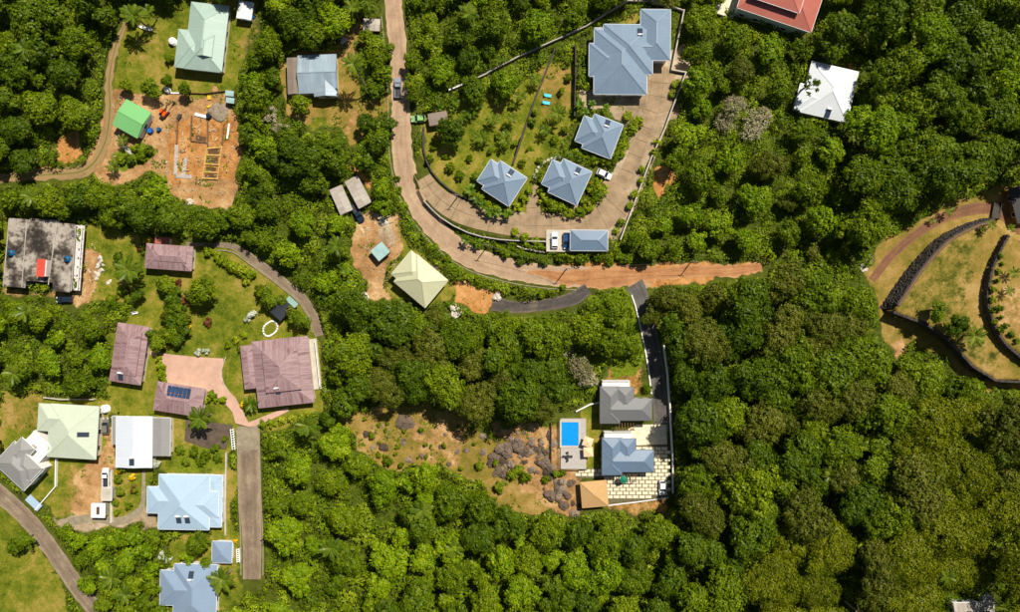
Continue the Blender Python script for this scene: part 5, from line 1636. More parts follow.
for nm, chans in (('zone_a', ('soil', 'orange', 'lawn')), ('zone_b', ('dry', 'pale', 'tuft'))):
    col = np.zeros((nx * ny, 4), np.float32); col[:, 3] = 1
    for c_, ch in enumerate(chans):
        col[:, c_] = (ZONES[ch][PY, PX] * inr).ravel()
    at = gme.attributes.new(nm, 'FLOAT_COLOR', 'POINT')
    at.data.foreach_set('color', col.ravel())
go = new_obj('ground', gme, 'ground_mix'); tag(go, kind='structure')

HARD = CLEAR.copy()
CLEAR |= CLEAR2
# ------------------------------------------------------------------ vegetation: meshes
def unit(n):
    v = rng.normal(size=(n, 3)); return v / np.linalg.norm(v, axis=1, keepdims=True)

def crown_mesh(name, r, mat, flat=0.75, csize=(0.45, 0.95), lsize=0.34, dens=170, aspect=0.62, pad=0.85, lobes=(3, 7), fill=5.0):
    # several unequal lobes, each covered with leaf clumps
    nl = int(rng.integers(lobes[0], lobes[1]))
    la = rng.uniform(0, 6.28) + np.arange(nl) * 6.28 / nl + rng.normal(size=nl) * 0.5
    lr = r * rng.uniform(0.38, 0.68, nl)
    ld = np.maximum(0, r * rng.uniform(0.75, 1.15, nl) - lr)
    ld[0] *= 0.3; lr[0] = r * rng.uniform(0.55, 0.75)
    LC = np.stack([np.cos(la) * ld, np.sin(la) * ld, r * flat * rng.uniform(-0.35, 0.3, nl)], 1)
    nc = max(10, int(fill * r * r / max(0.5, np.mean(csize) ** 2 * 2)))
    w = lr ** 2; w /= w.sum()
    li = rng.choice(nl, nc * 2, p=w)
    d = unit(nc * 2); d[:, 2] = np.abs(d[:, 2]) * 1.1 - 0.22
    d /= np.linalg.norm(d, axis=1, keepdims=True)
    C = LC[li] + d * (lr[li] * rng.uniform(0.6, 1.08, nc * 2))[:, None] * np.array((1, 1, flat))
    # drop clumps buried inside another lobe
    bur = np.zeros(len(C), bool)
    for k in range(nl):
        q = (C - LC[k]) / (lr[k] * np.array((1, 1, flat)))
        bur |= (np.linalg.norm(q, axis=1) < 0.55)
    C, d = C[~bur][:nc], d[~bur][:nc]
    cr = rng.uniform(csize[0], csize[1], len(C)) * (0.75 + 0.08 * r)
    n = int(dens * r * r)
    w = cr ** 2; w /= w.sum()
    idx = rng.choice(len(C), n, p=w)
    u = unit(n); u[:, 2] = np.abs(u[:, 2]) - 0.2
    u /= np.linalg.norm(u, axis=1, keepdims=True)
    P = C[idx] + u * (cr[idx] * rng.uniform(0.35, 1.3, n))[:, None] * np.array((1, 1, pad))
    N = u * 0.9 + d[idx] * 0.4 + rng.normal(size=(n, 3)) * 0.4 + np.array((0, 0, 0.3))
    ct = rng.uniform(0.1, 0.9, len(C))
    tint = np.clip(ct[idx] * 0.6 + 0.2 + rng.normal(size=n) * 0.16, 0, 1)
    size = lsize * rng.uniform(0.55, 1.3, n)
    return leaves(name, P, N, size, tint, mat, aspect), C

def trunk_mesh(name, hh, r, C, mat='bark'):
    mb = MB()
    t0 = 0.10 + 0.045 * r
    bend = np.array((random.uniform(-.3, .3), random.uniform(-.3, .3), 0))
    mb.tube([(0, 0, -0.4), (0, 0, 0.1), bend * 0.5 + (0, 0, hh * 0.5), bend + (0, 0, hh)], [t0 * 1.5, t0 * 1.15, t0 * 0.9, t0 * 0.6], 7)
    for c in C[rng.choice(len(C), min(6, len(C)), replace=False)]:
        s = bend * 0.8 + np.array((0, 0, hh * random.uniform(0.6, 0.85)))
        e = c * 0.8 + np.array((0, 0, hh))
        mb.tube([s, (s + e) / 2 + np.array((0, 0, -0.15 * r)), e], [t0 * 0.55, t0 * 0.36, t0 * 0.14], 5)
    me = mb.mesh(name, True); me.materials.append(M(mat))
    return me

KIND = {
    'round':  dict(mat='leaf_round', flat=0.7, lsize=0.31, dens=200),
    'bright': dict(mat='leaf_bright', flat=0.55, lsize=0.33, dens=190, csize=(0.5, 1.0)),
    'dark':   dict(mat='leaf_dark', flat=0.75, lsize=0.36, dens=175, csize=(0.6, 1.1)),
    'olive':  dict(mat='leaf_olive', flat=0.65, lsize=0.27, dens=250, csize=(0.4, 0.85)),
    'spread': dict(mat='leaf_spread', flat=0.32, lsize=0.25, dens=240, csize=(0.6, 1.25), pad=0.4, lobes=(5, 9)),
    'grey':   dict(mat='leaf_grey', flat=0.6, lsize=0.2, dens=120, csize=(0.3, 0.7)),
    'shrub':  dict(mat='leaf_round', flat=0.7, lsize=0.24, dens=260, csize=(0.3, 0.55), lobes=(2, 5)),
    'hedge':  dict(mat='leaf_hedge', flat=0.65, lsize=0.23, dens=280, csize=(0.3, 0.55), lobes=(2, 5)),
    'yellow': dict(mat='leaf_yellow', flat=0.6, lsize=0.2, dens=320, csize=(0.3, 0.5), lobes=(2, 4)),
    'red':    dict(mat='leaf_red', flat=0.7, lsize=0.22, dens=300, csize=(0.3, 0.5), lobes=(2, 4)),
    'white':  dict(mat='leaf_white', flat=0.6, lsize=0.2, dens=300, csize=(0.3, 0.5), lobes=(2, 4)),
}
KIND['sparse'] = dict(mat='leaf_dark', flat=0.5, lsize=0.26, dens=46, csize=(0.25, 0.5), lobes=(4, 6), fill=0.8)
BANK = {}
def bank(kind):
    if kind in BANK: return BANK[kind]
    k = dict(KIND[kind]); mat = k.pop('mat')
    small = kind in ('shrub', 'hedge', 'yellow', 'red', 'white')
    radii = (1.0, 1.4, 1.9) if small else ((2.2, 3.0, 3.8, 4.8, 5.8) if kind != 'spread' else (4.5, 6.0, 7.5))
    out = []
    for i, r in enumerate(radii):
        for v in range(3):
            cm, C = crown_mesh('crown', r, mat, **k)
            hh = r * (0.55 if small else 0.85) + (0.15 if small else 1.6)
            out.append((r, hh, cm, trunk_mesh('trunk', hh, r, C)))
    BANK[kind] = out
    return out

COUNT = {}
NAMES = {'round': 'broadleaf_tree', 'bright': 'light_tree', 'dark': 'mango_tree', 'olive': 'olive_green_tree', 'spread': 'spreading_tree', 'grey': 'dry_tree', 'sparse': 'thin_tree',
         'shrub': 'shrub', 'hedge': 'hedge_shrub', 'yellow': 'flowering_shrub', 'red': 'red_shrub', 'white': 'white_flowering_shrub'}
LOOK = {'round': 'mid-green rounded broadleaf tree', 'bright': 'light green loose-crowned tree', 'dark': 'dark green dense-crowned tree', 'olive': 'olive green fine-leaved tree',
        'spread': 'yellow-olive flat spreading tree', 'grey': 'greyish half-bare tree', 'sparse': 'thin dark-leaved tree', 'shrub': 'low round green shrub', 'hedge': 'yellow-green hedge shrub',
        'yellow': 'bright yellow flowering shrub', 'red': 'reddish-leaved shrub', 'white': 'whitish flowering shrub'}

PLACES = [
    ([(-80, -70), (112, -70), (112, 190), (-80, 190)], 'in the grove beyond the dirt track'),
    ([(112, -70), (280, -70), (262, 215), (112, 215)], 'around the mint green house and building site'),
    ([(262, -70), (400, -70), (402, 165), (262, 165)], 'around the silver tin house'),
    ([(-80, 190), (150, 190), (118, 400), (-80, 400)], 'around the stained concrete building'),
    ([(118, 215), (330, 240), (330, 440), (118, 440)], 'in the garden of the purple-roofed houses'),
    ([(-80, 400), (240, 440), (240, 690), (-80, 690)], 'among the light blue and white-roofed houses'),
    ([(262, 165), (500, 165), (500, 325), (262, 325)], 'around the cream house and the derelict yard'),
    ([(400, -70), (700, -70), (700, 262), (400, 262)], 'on the grounds of the blue-grey villa'),
    ([(320, 280), (660, 280), (600, 440), (320, 440)], 'in the wood between the asphalt lane and the boulders'),
    ([(230, 430), (700, 430), (700, 690), (230, 690)], 'in the wood below the pool villa and dry clearing'),
    ([(700, -70), (1100, -70), (1100, 200), (850, 270), (700, 270)], 'in the wood around the white hipped house'),
    ([(860, 186), (1100, 186), (1100, 392), (860, 392)], 'in the terraced garden'),
    ([(640, 270), (870, 270), (870, 690), (640, 690)], 'in the wood beside the grey driveway'),
    ([(860, 380), (1100, 380), (1100, 690), (860, 690)], 'in the wood under the terraced garden'),
]
PL_M = [(np.asarray(p, float), s) for p, s in PLACES]
def place(px, py):
    for p, s in PL_M:
        if inside(p, np.array([px]), np.array([py]))[0]: return s
    return 'in the wood'

def plant(kind, px, py, r, label=None, lift=0.0):
    """r in metres"""
    b = bank(kind)
    c = sorted(b, key=lambda t_: abs(t_[0] - r) + random.uniform(0, 0.25))[0]
    s = r / c[0]
    zc = c[1] * s + 0.35 * r + lift
    x, y, z = W(px, py, zc)
    o = bpy.data.objects.new(NAMES[kind], None); COL.objects.link(o)
    o.empty_display_size = 0.3
    o.location = (x, y, z - zc); o.rotation_euler = (0, 0, random.uniform(0, 6.28)); sz_ = random.uniform(0.9, 1.15); o.scale = (s, s, s * sz_)
    pl_ = place(px, py)
    tag(o, label or (LOOK[kind] + ' ' + pl_), 'tree' if kind in ('round', 'bright', 'dark', 'olive', 'spread', 'grey', 'sparse') else 'shrub', None if label else NAMES[kind].replace('_', ' ') + 's ' + pl_)
    cr = bpy.data.objects.new('crown', c[2]); COL.objects.link(cr); cr.parent = o; cr.location = (0, 0, c[1] + lift / (s * sz_))
    tk = bpy.data.objects.new('trunk', c[3]); COL.objects.link(tk); tk.parent = o; tk.scale = (1, 1, 1 + lift / (s * sz_ * c[1]))
    COUNT[kind] = COUNT.get(kind, 0) + 1
    return o

# palms
def frond_mesh(L, droop, mat, n=15, lw=0.6, width=0.085):
    V = []; F = []; T = []
    mb = []
    def pt(t_):
        return np.array((L * t_ * (1 - 0.12 * t_ * t_), 0, L * (0.32 * t_ - droop * t_ * t_)))
    def quad(a, b, c, d, tt):
        k = len(V); V.extend([a, b, c, d]); F.append((k, k + 1, k + 2, k + 3)); T.append(tt)
    for i in range(6):
        a, b = pt(i / 6), pt((i + 1) / 6); w_ = np.array((0, 0.05 * (1 - i / 7), 0))
        quad(a - w_, b - w_, b + w_, a + w_, 0.9)
    for i in range(n):
        t_ = 0.14 + 0.86 * i / (n - 1)
        p = pt(t_); d = pt(min(1, t_ + 0.03)) - pt(t_ - 0.03); d /= np.linalg.norm(d)
        ln = lw * L * 0.42 * math.sin(math.pi * (0.12 + 0.80 * t_)) * random.uniform(0.85, 1.1)
        for s in (-1, 1):
            q = p + d * ln * 0.55 + np.array((0, s * ln * 0.8, -0.25 * ln))
            side = np.array((1, 0, 0)) * width * L * 0.5
            m_ = (p + q) / 2 + np.array((0, 0, 0.06 * ln))
            quad(p, m_ - side, q, m_ + side, random.uniform(0.1, 0.9))
    me = np_mesh('frond', np.array(V), np.array(F), np.array(T)); me.materials.append(M(mat))
    return me
FRONDS = [frond_mesh(2.9, 0.22 + 0.11 * i, 'leaf_palm') for i in range(5)]
def banana_leaf(L, droop):
    V = []; F = []; T = []
    n = 7
    for i in range(n + 1):
        t_ = i / n
        x = L * t_ * (1 - 0.15 * t_); z = L * (0.55 * t_ - droop * t_ * t_)
        w_ = 0.34 * L * 0.55 * math.sin(math.pi * min(1, 0.08 + 0.9 * t_)) if i < n else 0.03
        V += [(x, -w_, z + 0.12 * w_), (x, 0, z), (x, w_, z + 0.12 * w_)]
    for i in range(n):
        for k in range(2):
            F.append((3 * i + k, 3 * i + k + 1, 3 * i + k + 4, 3 * i + k + 3)); T.append(random.uniform(0.3, 0.7))
    me = np_mesh('leaf', np.array(V), np.array(F), np.array(T)); me.materials.append(M('leaf_banana'))
    return me
BAN = [banana_leaf(2.3, 0.5 + 0.2 * i) for i in range(3)]
PTR = {}
def palm(px, py, hh, s, label=None, n=15, lean=(0, 0), kind='palm'):
    x, y, z = W(px, py, hh)
    bx, by = x - lean[0], y - lean[1]
    bz = G(bx, by)
    pl_ = place(px, py)
    nm = 'palm_tree' if kind == 'palm' else 'banana_plant'
    lk = 'feathery green palm tree' if kind == 'palm' else 'broad-leaved banana plant'
    o = thing(nm, label or lk + ' ' + pl_, 'palm' if kind == 'palm' else 'plant', (bx, by, bz), 0, None if label else nm.replace('_', ' ') + 's ' + pl_)
    top = np.array((lean[0], lean[1], z - bz))
    mid = top * 0.5 + np.array((lean[0] * -0.15, lean[1] * -0.15, 0))
    MB().tube([(0, 0, -0.3), tuple(top * 0.05), tuple(mid), tuple(top)], [0.26 * s + .05, 0.2 * s + .03, 0.15 * s + .02, 0.13 * s + .02], 7).build('trunk', 'palm_bark' if kind == 'palm' else 'leaf_banana', o, True)
    src = FRONDS if kind == 'palm' else BAN
    a0 = random.uniform(0, 6.28)
    for k in range(n):
        f = bpy.data.objects.new('frond' if kind == 'palm' else 'leaf', random.choice(src)); COL.objects.link(f); f.parent = o
        f.location = top
        up = k / n
        f.rotation_euler = (random.uniform(-.25, .25), -0.55 + 0.85 * (1 - up) - 0.1, a0 + k * 2.39996)
        q = s * random.uniform(0.85, 1.12)
        f.scale = (q, q, q)
    return o

# ------------------------------------------------------------------ explicit garden plants
for a in ((128, 270, 6.5, 1.45, 'large feathery palm at the corner of the narrow purple-roofed house', 18), (200, 418, 6.5, 1.25, 'palm leaning over the brown parking yard', 16),
          (222, 579, 6.5, 1.3, 'palm overhanging the blue-grey house by the lane', 16), (133, 16, 7.5, 1.2, 'tall palm over the dinghy on the grass', 16),
          (251, 404, 2.6, 0.85, 'short bushy palm at the courtyard corner', 16), (975, 336, 4.6, 1.1, 'full green palm beside the dark bush in the terraced garden', 16),
          (557, 113, 4.5, 0.95, 'palm beside the turquoise loungers', 15), (482, 138, 2.2, 0.9, 'pale silvery palm on the villa lawn slope', 16),
          (252, 98, 7, 1.2, 'tall palm over the lean-to at the building site', 16), (112, 578, 6, 1.2, 'palm in the thicket beside the lane', 15)):
    palm(*a[:4], label=a[4], n=a[5])
palm(353, 64, 11, 1.15, 'tall leaning palm by the silver tin house', 15, lean=(-2.0, 4.0))
for px_, py_, hh, s in ((949.5, 211.6, 2.6, .55), (991.4, 224.6, 2.8, .55), (1010.6, 229, 2.6, .55), (1014.7, 272.7, 2.2, .6), (1009.6, 290.5, 2.0, .55), (932, 221, 1.2, .4), (983, 229, 1.2, .4)):
    palm(px_, py_, hh, s, 'young palm planted beside the terrace road and walls', 11)['group'] = 'young palms in the terraced garden'
for px_, py_, hh, s in ((122.6, 140, 2.4, .7), (113, 167, 2.6, .75), (148, 12, 5, .8)):
    palm(px_, py_, hh, s, n=12)
for px_, py_ in ((470, 112), (462, 118), (492, 120), (478, 104), (500, 100), (512, 118), (505, 140), (520, 96), (536, 80), (498, 80), (545, 130)):
    palm(px_, py_, random.uniform(2, 4), random.uniform(.6, .85), n=12)
for px_, py_ in ((484, 206), (490, 212), (498, 213), (478, 200), (508, 214), (470, 190), (585, 112), (592, 104), (580, 104), (606, 108), (440, 108), (455, 102), (300, 30), (315, 25), (328, 28), (318, 36), (345, 270), (338, 280), (350, 285), (345, 292), (445, 402), (455, 398), (460, 406), (478, 243), (466, 240)):
    palm(px_, py_, random.uniform(1.4, 2.6), random.uniform(.65, .95), n=8, kind='banana')

EXPL = {
    'round': [(201, 291, 3.9), (166, 80, 1.5), (149, 87, 2.5), (185, 89, 1.9), (168, 57, 1.2), (195, 545, 3.4), (300, 104, 2.6), (265, 295, 2.8), (296, 318, 2.9), (170, 308, 2.2), (178, 320, 2.2), (168, 334, 2.2), (155, 342, 2.4), (165, 284, 2.4), (940, 310, 2.7), (372, 46, 2.6), (378, 60, 2.6), (383, 74, 2.7), (374, 88, 2.4), (366, 36, 2.0), (388, 50, 2.0), (125, 85, 1.8), (205, 565, 1.8), (22, 540, 2.6), (12, 548, 2.2), (414, 95, 2.0), (412, 84, 2.2), (431, 103, 1.5), (412, 60, 2.4), (130, 12, 1.8)],
    'dark': [(958, 326, 3.1), (452, 134, 3.8), (300, 156, 6.0), (286, 140, 3.6), (475, 92, 3.4), (470, 82, 2.6), (280, 300, 1.5), (378, 140, 3.0), (366, 122, 2.6), (388, 126, 2.4), (148, 88, 2.0), (175, 290, 1.4), (118, 260, 2.0), (136, 296, 1.6)],
    'bright': [(185, 560, 2.0), (690, 215, 3.2), (720, 225, 3.6), (745, 240, 3.4), (700, 240, 3.0), (663, 226, 2.6)],
    'hedge': [(208, 250, 1.6), (216, 257, 1.6), (224, 262, 1.6), (232, 266, 1.8), (240, 270, 1.7), (249, 274, 1.7), (247, 281, 1.3), (160, 366, 1.4), (161, 374, 1.4), (158, 358, 1.2), (163, 380, 1.0), (212, 396, 1.6), (222, 400, 1.2), (204, 400, 1.0),
              (545, 197, 1.6), (541, 190, 1.4), (552, 204, 1.7), (560, 209, 1.7), (570, 212, 1.7), (580, 211, 1.8), (590, 205, 1.8), (598, 197, 1.8), (603, 190, 1.6), (585, 202, 1.5), (593, 190, 1.5), (543, 178, 1.4), (598, 183, 1.3),
              (515, 232, 1.3), (525, 236, 1.4), (535, 240, 1.4), (540, 245, 1.2), (526, 243, 1.2), (628, 116, 1.6), (637, 122, 1.9), (634, 129, 1.6), (615, 155, 1.6), (622, 152, 1.5), (626, 146, 1.3), (578, 152, 1.6), (586, 155, 1.6), (595, 160, 1.6), (604, 162, 1.3), (645, 12, 1),
              (480, 196, 1.4), (489, 203, 1.5), (497, 208, 1.5), (506, 211, 1.4), (517, 206, 1.5), (524, 198, 1.4), (529, 190, 1.3), (676, 84, 1.5), (673, 94, 1.3), (642, 180, 1.3), (636, 194, 1.4), (630, 206, 1.3), (622, 222, 1.3), (617, 230, 1.1), (642, 170, 1.1), (658, 142, 1.2), (654, 152, 1.2),
              (262, 424, 1.2), (271, 423, 1.3), (281, 421, 1.2), (291, 418, 1.3), (300, 417, 1.2), (308, 414, 1.2), (228, 345, 1.1), (236, 340, 1.1), (243, 335, 1.1)],
    'shrub': [(117, 480, 1.3), (119, 492, 1.6), (134, 489, 1.0), (117, 514, 1.0), (128, 505, 1.2), (115, 503, 1.0), (240, 349, 1), (110, 300, 1.6), (116, 308, 1.6), (122, 290, 1.5), (128, 300, 1.3), (215, 448, 1.4), (205, 455, 1.6), (192, 452, 1.7), (180, 450, 1.5), (218, 458, 1.4), (200, 462, 1.5), (186, 462, 1.3),
              (388, 462, 1.5), (372, 436, 1.0), (556, 474, 1.3), (563, 473, 1.0), (520, 470, 1.8), (512, 476, 1.6), (525, 478, 1.9), (546, 480, 1.3), (500, 488, 1.9), (480, 465, 1.4), (497, 464, 1.1), (648, 388, 1.4), (330, 385, 1.1), (1003, 256, .8), (1002, 264, .7), (1000, 272, .8), (997, 281, .8), (994, 290, .9), (993, 300, .9), (995, 310, 1.0), (1001, 318, .8), (1007, 326, .8), (1013, 334, .9), (1018, 341, .9), (1001, 330, .9), (996, 322, .8), (1002, 307, 1.1),
              (120, 158, 1.5), (130, 160, 1.6), (140, 156, 1.7), (148, 150, 1.5), (136, 148, 1.2), (225, 440, 1), (565, 130, 1.3), (556, 140, 1.4), (530, 150, 1.2), (522, 163, 1.2), (540, 160, 1.0), (505, 128, 1.3), (490, 150, 1.0), (515, 145, 1.1), (533, 122, 1.2), (536, 112, 1.0), (560, 90, 1.2), (568, 78, 1.3), (497, 135, 1.0), (512, 105, 1.2), (446, 156, 1.1), (434, 146, 1.1), (430, 158, 1.2), (470, 158, 1.2), (460, 176, 1.5), (450, 168, 1.5), (475, 176, 1.4), (520, 260, 1.5), (506, 252, 1.8), (512, 246, 1.5), (520, 254, 1.8), (498, 248, 1.4), (530, 258, 1.5), (545, 262, 1.4), (560, 258, 1.5), (580, 260, 1.3), (600, 258, 1.5), (617, 252, 1.8), (625, 258, 1.8), (610, 262, 1.3)],
    'yellow': [(146, 240, 1.4), (117.5, 472, 1.0), (131.5, 477, 1.1), (242, 405, 1.0), (235, 541, .8), (188, 326, 1.0), (127, 467, 0.8), (597, 186, 0.9), (591, 183, .8)],
    'red': [(185, 302, 1.1), (207, 323, 1.3), (133.5, 489, 1.0), (178, 283, 1.0), (125, 290, 0.9), (140, 248, 1.0)],
    'white': [(155.6, 465, 1.3), (252, 314, 1.3), (247, 320, 1.0), (197, 352, 1.0), (205, 352, 1.0), (166, 560, 1.3), (160, 556, 1.2)],
}
EXPL['dark'] += [(163, 288, 1.9), (171, 299, 1.9), (180, 309, 1.9), (170, 322, 2.0), (182, 330, 1.8), (160, 335, 1.8), (176, 340, 1.7), (152, 334, 1.7)]
EXPL['olive'] = [(190, 296, 1.8), (166, 316, 1.7), (184, 318, 1.8), (158, 346, 1.6), (205, 281, 1.8), (268, 301, 2.0), (260, 291, 1.9), (300, 322, 1.9), (290, 312, 1.6)]
EXPL['shrub'] += [(x_ + random.uniform(-3, 3), y_ + random.uniform(-2, 2), random.uniform(.8, 1.3)) for x_, y_ in ((395, 180), (398, 192), (402, 204), (408, 216), (415, 226), (424, 238), (434, 248), (445, 258), (456, 267), (468, 275), (480, 282), (492, 287), (504, 290), (516, 292), (528, 293), (540, 293), (552, 292), (562, 290))]
EXPL['shrub'] += [(random.uniform(360, 475), random.uniform(412, 468), random.uniform(.5, .9)) for _ in range(22)]
EXPL['bright'] += [(72, 540, 2.6), (92, 548, 2.9), (112, 541, 2.6), (132, 537, 2.8), (122, 562, 3.0), (101, 572, 2.6), (86, 586, 2.4), (142, 552, 2.5), (150, 572, 2.4)]
EXPL['round'] += [(112, 592, 2.8), (132, 584, 2.9), (146, 602, 2.8), (122, 608, 2.6), (62, 532, 2.0), (152, 538, 2.2), (100, 606, 2.4), (150, 588, 2.2), (80, 562, 2.0)]
EXPL['olive'] += [(668, 298, 4.6), (690, 308, 4.4), (656, 312, 3.4), (712, 300, 4.2)]
EXPL['spread'] = [(962, 578, 6.0), (990, 566, 5.5)]
PLANTED = []
for kd, lst in EXPL.items():
    for px_, py_, r in lst:
        plant(kd, px_, py_, r)
        PLANTED.append((px_, py_, r * S))
for px_, py_, r in ((580, 368, 3.2), (566, 348, 2.8), (590, 380, 2.6), (737, 108, 3.6), (760, 118, 3.4), (726, 120, 3.0), (752, 132, 2.8), (280, 130, 2.4), (270, 116, 2.2)):
    plant('grey', px_, py_, r); PLANTED.append((px_, py_, r * S))

plant('sparse', 812, 82, 3.4, 'thin tree reaching its dark twigs over the white hipped roof', 4.5); PLANTED.append((806, 80, 8))
dt = thing('dead_tree', 'bare pale dead tree with forked branches among the spreading trees', 'tree', W(845, 601))
tm = MB().tube([(0, 0, -0.3), (0.1, 0, 3), (0.0, 0.2, 6.5), (-0.3, 0.6, 9.0)], [0.3, 0.25, 0.18, 0.1], 7).build('trunk', 'pale_timber', dt, True)
for a_, l_ in ((0.4, 3.0), (2.0, 2.6), (2.9, 2.4), (4.4, 3.4), (5.4, 2.6)):
    e_ = np.array((math.cos(a_) * l_, math.sin(a_) * l_, 9.4))
    MB().tube([(0, 0.2, 6.3), (e_[0] * 0.5, e_[1] * 0.5 + 0.2, 8.4), tuple(e_)], [0.16, 0.11, 0.05], 6).build('branch', 'pale_timber', dt, True)
PLANTED.append((850, 604, 7))
# ------------------------------------------------------------------ the woods
REG = [  # polygon, kinds with weights, radius range px, spacing factor, extra height m
    ([(905, 415), (1100, 385), (1100, 690), (880, 690), (880, 640), (900, 560), (890, 480)], {'spread': .8, 'olive': .2}, (14, 28), .80, 4.5),
    ([(760, 520), (845, 520), (850, 690), (760, 690)], {'spread': .8, 'olive': .2}, (14, 24), .88, 4.5),
    ([(690, 470), (850, 470), (905, 400), (905, 690), (690, 690)], {'olive': .35, 'round': .45, 'dark': .2}, (9, 20), .88, 4.5),
    ([(640, 285), (870, 260), (920, 400), (850, 500), (690, 470), (668, 380)], {'olive': .45, 'dark': .3, 'round': .25}, (10, 20), .80, 3.5),
    ([(230, 425), (360, 425), (400, 520), (330, 690), (230, 690)], {'bright': .6, 'round': .4}, (8, 15), 1.25, 0),
    ([(230, 425), (740, 500), (760, 690), (230, 690)], {'bright': .4, 'round': .45, 'dark': .15}, (7, 16), .92, 1.5),
    ([(320, 305), (600, 300), (600, 440), (480, 430), (440, 400), (320, 420)], {'olive': .35, 'dark': .35, 'round': .3}, (9, 20), .75, 2.0),
    ([(860, -70), (1100, -70), (1100, 200), (870, 260), (840, 150)], {'dark': .45, 'round': .4, 'bright': .15}, (9, 19), .88, 4.0),
    ([(640, -70), (860, -70), (860, 270), (620, 270)], {'round': .5, 'bright': .3, 'olive': .2}, (6, 14), 1.25, 0.5),
    ([(262, 180), (400, 200), (370, 330), (320, 320), (262, 240)], {'bright': .5, 'round': .5}, (6, 11), 1.35, 0),
    ([(400, -70), (640, -70), (600, 60), (480, 110), (400, 110)], {'round': .5, 'bright': .25, 'dark': .25}, (6, 14), 1.2, 0),
    ([(-80, -70), (112, -70), (112, 190), (-80, 190)], {'dark': .4, 'round': .5, 'bright': .1}, (7, 16), 1.05, 1.0),
    ([(-80, 290), (120, 290), (120, 400), (-80, 400)], {'bright': .4, 'round': .6}, (7, 12), 1.2, 0),
    ([(-80, -70), (1100, -70), (1100, 690), (-80, 690)], {'round': .55, 'dark': .3, 'bright': .15}, (7, 15), .82, 0.5),
]
REG_P = [(np.asarray(p, float),) + tuple(r_) for p, *r_ in REG]
lab = np.full((RH, RW), len(REG_P) - 1, np.int8)
for i in range(len(REG_P) - 2, -1, -1):
    lab[raster(REG_P[i][0])] = i
def at_px(a, x, y):
    return a[min(RH - 1, max(0, int(y + MY))), min(RW - 1, max(0, int(x + MX)))]
cellsz = 34
gridh = {}
def near(x, y):
    cx, cy = int(x // cellsz), int(y // cellsz)
    for a in (-1, 0, 1):
        for b in (-1, 0, 1):
            yield from gridh.get((cx + a, cy + b), ())
def put(x, y, r): gridh.setdefault((int(x // cellsz), int(y // cellsz)), []).append((x, y, r))
for x, y, r in PLANTED: put(x, y, r)
LIM = 290
BMASK = np.zeros((RH, RW), bool)
for bp in BUILD_POLYS: BMASK |= raster(bp)
ang = [(math.cos(2 * math.pi * k / 10), math.sin(2 * math.pi * k / 10)) for k in range(10)]
NT_ = 14000
for it in range(NT_):
    x, y = random.uniform(-45, 1065), random.uniform(-40, 652)
    if at_px(CLEAR, x, y): continue
    rp, kinds, (r0, r1), sf, lift_ = REG_P[at_px(lab, x, y)]
    ph_ = it / NT_
    r = r1 - (r1 - r0) * min(1, ph_ * 1.5) * random.uniform(0.7, 1.0)
    if any((x - a) ** 2 + (y - b) ** 2 < (sf * (r + c)) ** 2 for a, b, c in near(x, y)): continue
    if any(at_px(HARD, x + 1.08 * r * a, y + 1.08 * r * b) for a, b in ang): continue
    if any(at_px(CLEAR, x + 0.8 * r * a, y + 0.8 * r * b) for a, b in ang): continue
    zc = r / S * 1.2 + 1.6 + lift_
    bx_, by_ = 510 + (x - 510) * (1 - zc / H), 306 + (y - 306) * (1 - zc / H)
    if at_px(CLEAR, bx_, by_): continue
    sh_ = (zc - 3.0) / math.tan(R(SUN_EL)) * S
    if sh_ > 0 and random.random() < (1.0 if y > 540 and x > 940 else 0.85) and any(at_px(BMASK, bx_ - 0.6 * sh_ * f_ - 0.4 * r * e_, by_ + 0.8 * sh_ * f_) for f_ in (0.6, 1.0) for e_ in (-1, 0, 1)): continue
    ks = [k for k in kinds if COUNT.get(k, 0) < LIM]
    if not ks: ks = [k for k in ('round', 'dark', 'bright', 'olive') if COUNT.get(k, 0) < LIM]
    if not ks: break
    kd = random.choices(ks, [kinds.get(k, .2) for k in ks])[0]
    plant(kd, x, y, r / S * random.uniform(1.1, 1.25), lift=lift_ * random.uniform(0.5, 1.1))
    put(x, y, r)
np_ = 0
while np_ < 26:
    x, y = random.uniform(0, 1020), random.uniform(0, 612)
    if at_px(CLEAR, x, y) or any(at_px(CLEAR, x + 8 * a, y + 8 * b) for a, b in ang): continue
    palm(x, y, random.uniform(7, 10), random.uniform(.9, 1.2), n=13); np_ += 1
print('PLANTS', COUNT)

# ------------------------------------------------------------------ undergrowth: one mass of leaves over a lumpy surface
hgt = np.zeros((RH, RW), np.float32); ctint = np.zeros((RH, RW), np.float32)
for _ in range(11500):
    r = random.choice((random.uniform(2.5, 7.0), random.uniform(5.0, 13.0))); x = random.uniform(0, RW); y = random.uniform(0, RH)
    x0, x1, y0, y1 = max(0, int(x - r)), min(RW, int(x + r) + 1), max(0, int(y - r)), min(RH, int(y + r) + 1)
    if x1 <= x0 or y1 <= y0: continue
    d2 = ((np.arange(x0, x1)[None] - x) ** 2 + (np.arange(y0, y1)[:, None] - y) ** 2) / (r * r)
    hh = np.sqrt(np.maximum(0, 1 - d2)) * r * random.uniform(0.15, 0.32)
    sub = hgt[y0:y1, x0:x1]; m_ = hh > sub
    sub[m_] = hh[m_]; ctint[y0:y1, x0:x1][m_] = random.random()
soft = 1 - blur(CLEAR.astype(np.float32), 4)
hgt *= np.clip(soft * 1.2, 0, 1)
NU = 640000
ux = rng.uniform(0, RW - 1, NU); uy = rng.uniform(0, RH - 1, NU)
ix, iy = ux.astype(int), uy.astype(int)
wn_ = smooth_noise(9) + 0.6 * smooth_noise(4)
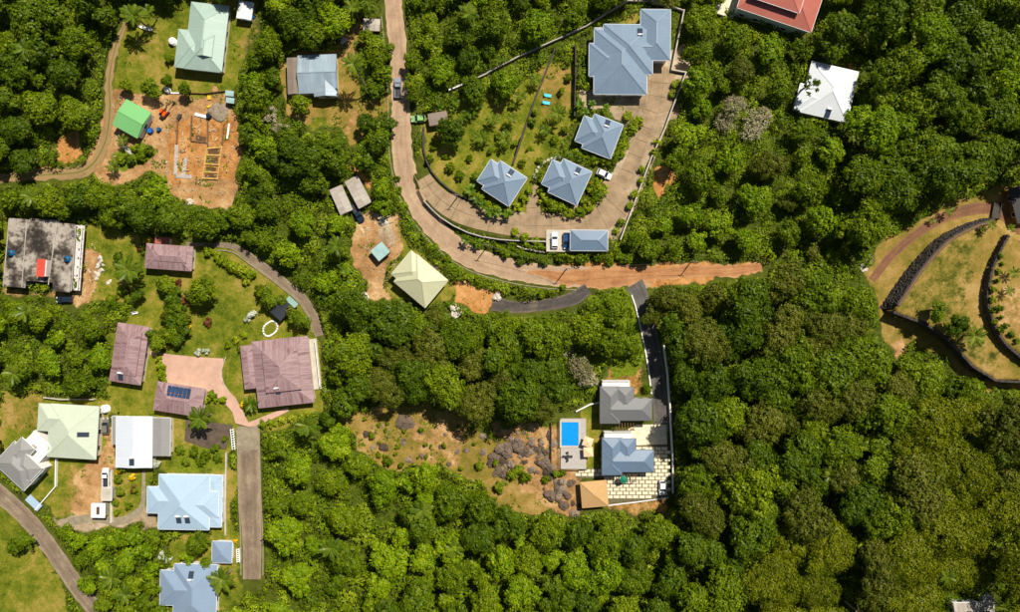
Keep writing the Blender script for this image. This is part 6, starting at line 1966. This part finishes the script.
weed = (~HARD) & CLEAR2 & (wn_ > 1.05) & (ZONES['soil'] + ZONES['orange'] + ZONES['pale'] + ZONES['dry'] > 0.25) & (gx < 860)
keep = ((~CLEAR[iy, ix]) & (rng.random(NU) < soft[iy, ix] + 0.45)) | weed[iy, ix]
ux, uy, ix, iy = ux[keep], uy[keep], ix[keep], iy[keep]
gyy, gxx = np.gradient(hgt)
hz = hgt[iy, ix]
X0 = (ux - MX - 510) / S; Y0 = (306 - (uy - MY)) / S
zz = ground(X0, Y0) + hz
k_ = 1 - zz / H
xw, yw = X0 * k_, Y0 * k_
zz = ground(xw, yw) + hz
n = len(xw)
P = np.stack([xw, yw, zz + rng.uniform(-0.25, 0.3, n)], 1)
N = np.stack([-gxx[iy, ix] * S, gyy[iy, ix] * S, np.full(n, 1.0)], 1)
N = N / np.linalg.norm(N, axis=1, keepdims=True) + rng.normal(size=(n, 3)) * 0.38
tint = np.clip(ctint[iy, ix] * 0.55 + 0.2 + rng.normal(size=n) * 0.15, 0, 1)
me = leaves('undergrowth', P, N, rng.uniform(0.17, 0.4, n), tint, 'leaf_under')
o = new_obj('undergrowth', me); tag(o, 'dense low leafy undergrowth and vines covering the ground between the trees', 'undergrowth', kind='stuff')
print('UNDER', n)

# short weeds on lawns and dry ground
green = np.maximum(ZONES['lawn'], np.maximum(ZONES['dry'] * 0.5, ZONES['tuft'] * 1.6)) - 1.2 * np.maximum(ZONES['soil'], np.maximum(ZONES['orange'], ZONES['pale']))
NW = 150000
ux = rng.uniform(0, RW - 1, NW); uy = rng.uniform(0, RH - 1, NW)
ix, iy = ux.astype(int), uy.astype(int)
road_m = HARD
keep = CLEAR[iy, ix] & (rng.random(NW) < green[iy, ix]) & ~road_m[iy, ix]
pn = blur(rng.random((RH // 6 + 1, RW // 6 + 1)).astype(np.float32), 2)
keep &= pn[iy // 6, ix // 6] > rng.uniform(0.44, 0.6, NW)
ux, uy = ux[keep], uy[keep]
X0 = (ux - MX - 510) / S; Y0 = (306 - (uy - MY)) / S
zz = ground(X0, Y0); k_ = 1 - zz / H
xw, yw = X0 * k_, Y0 * k_
n = len(xw)
P = np.stack([xw, yw, ground(xw, yw) + 0.02], 1)
N = rng.normal(size=(n, 3)) * 0.5 + np.array((0, 0, 1.0))
me = leaves('grass', P, N, rng.uniform(0.05, 0.16, n), rng.random(n), 'leaf_hedge', 0.5)
o = new_obj('grass', me); tag(o, 'short tufts of grass and weeds on the lawns', 'grass', kind='stuff')
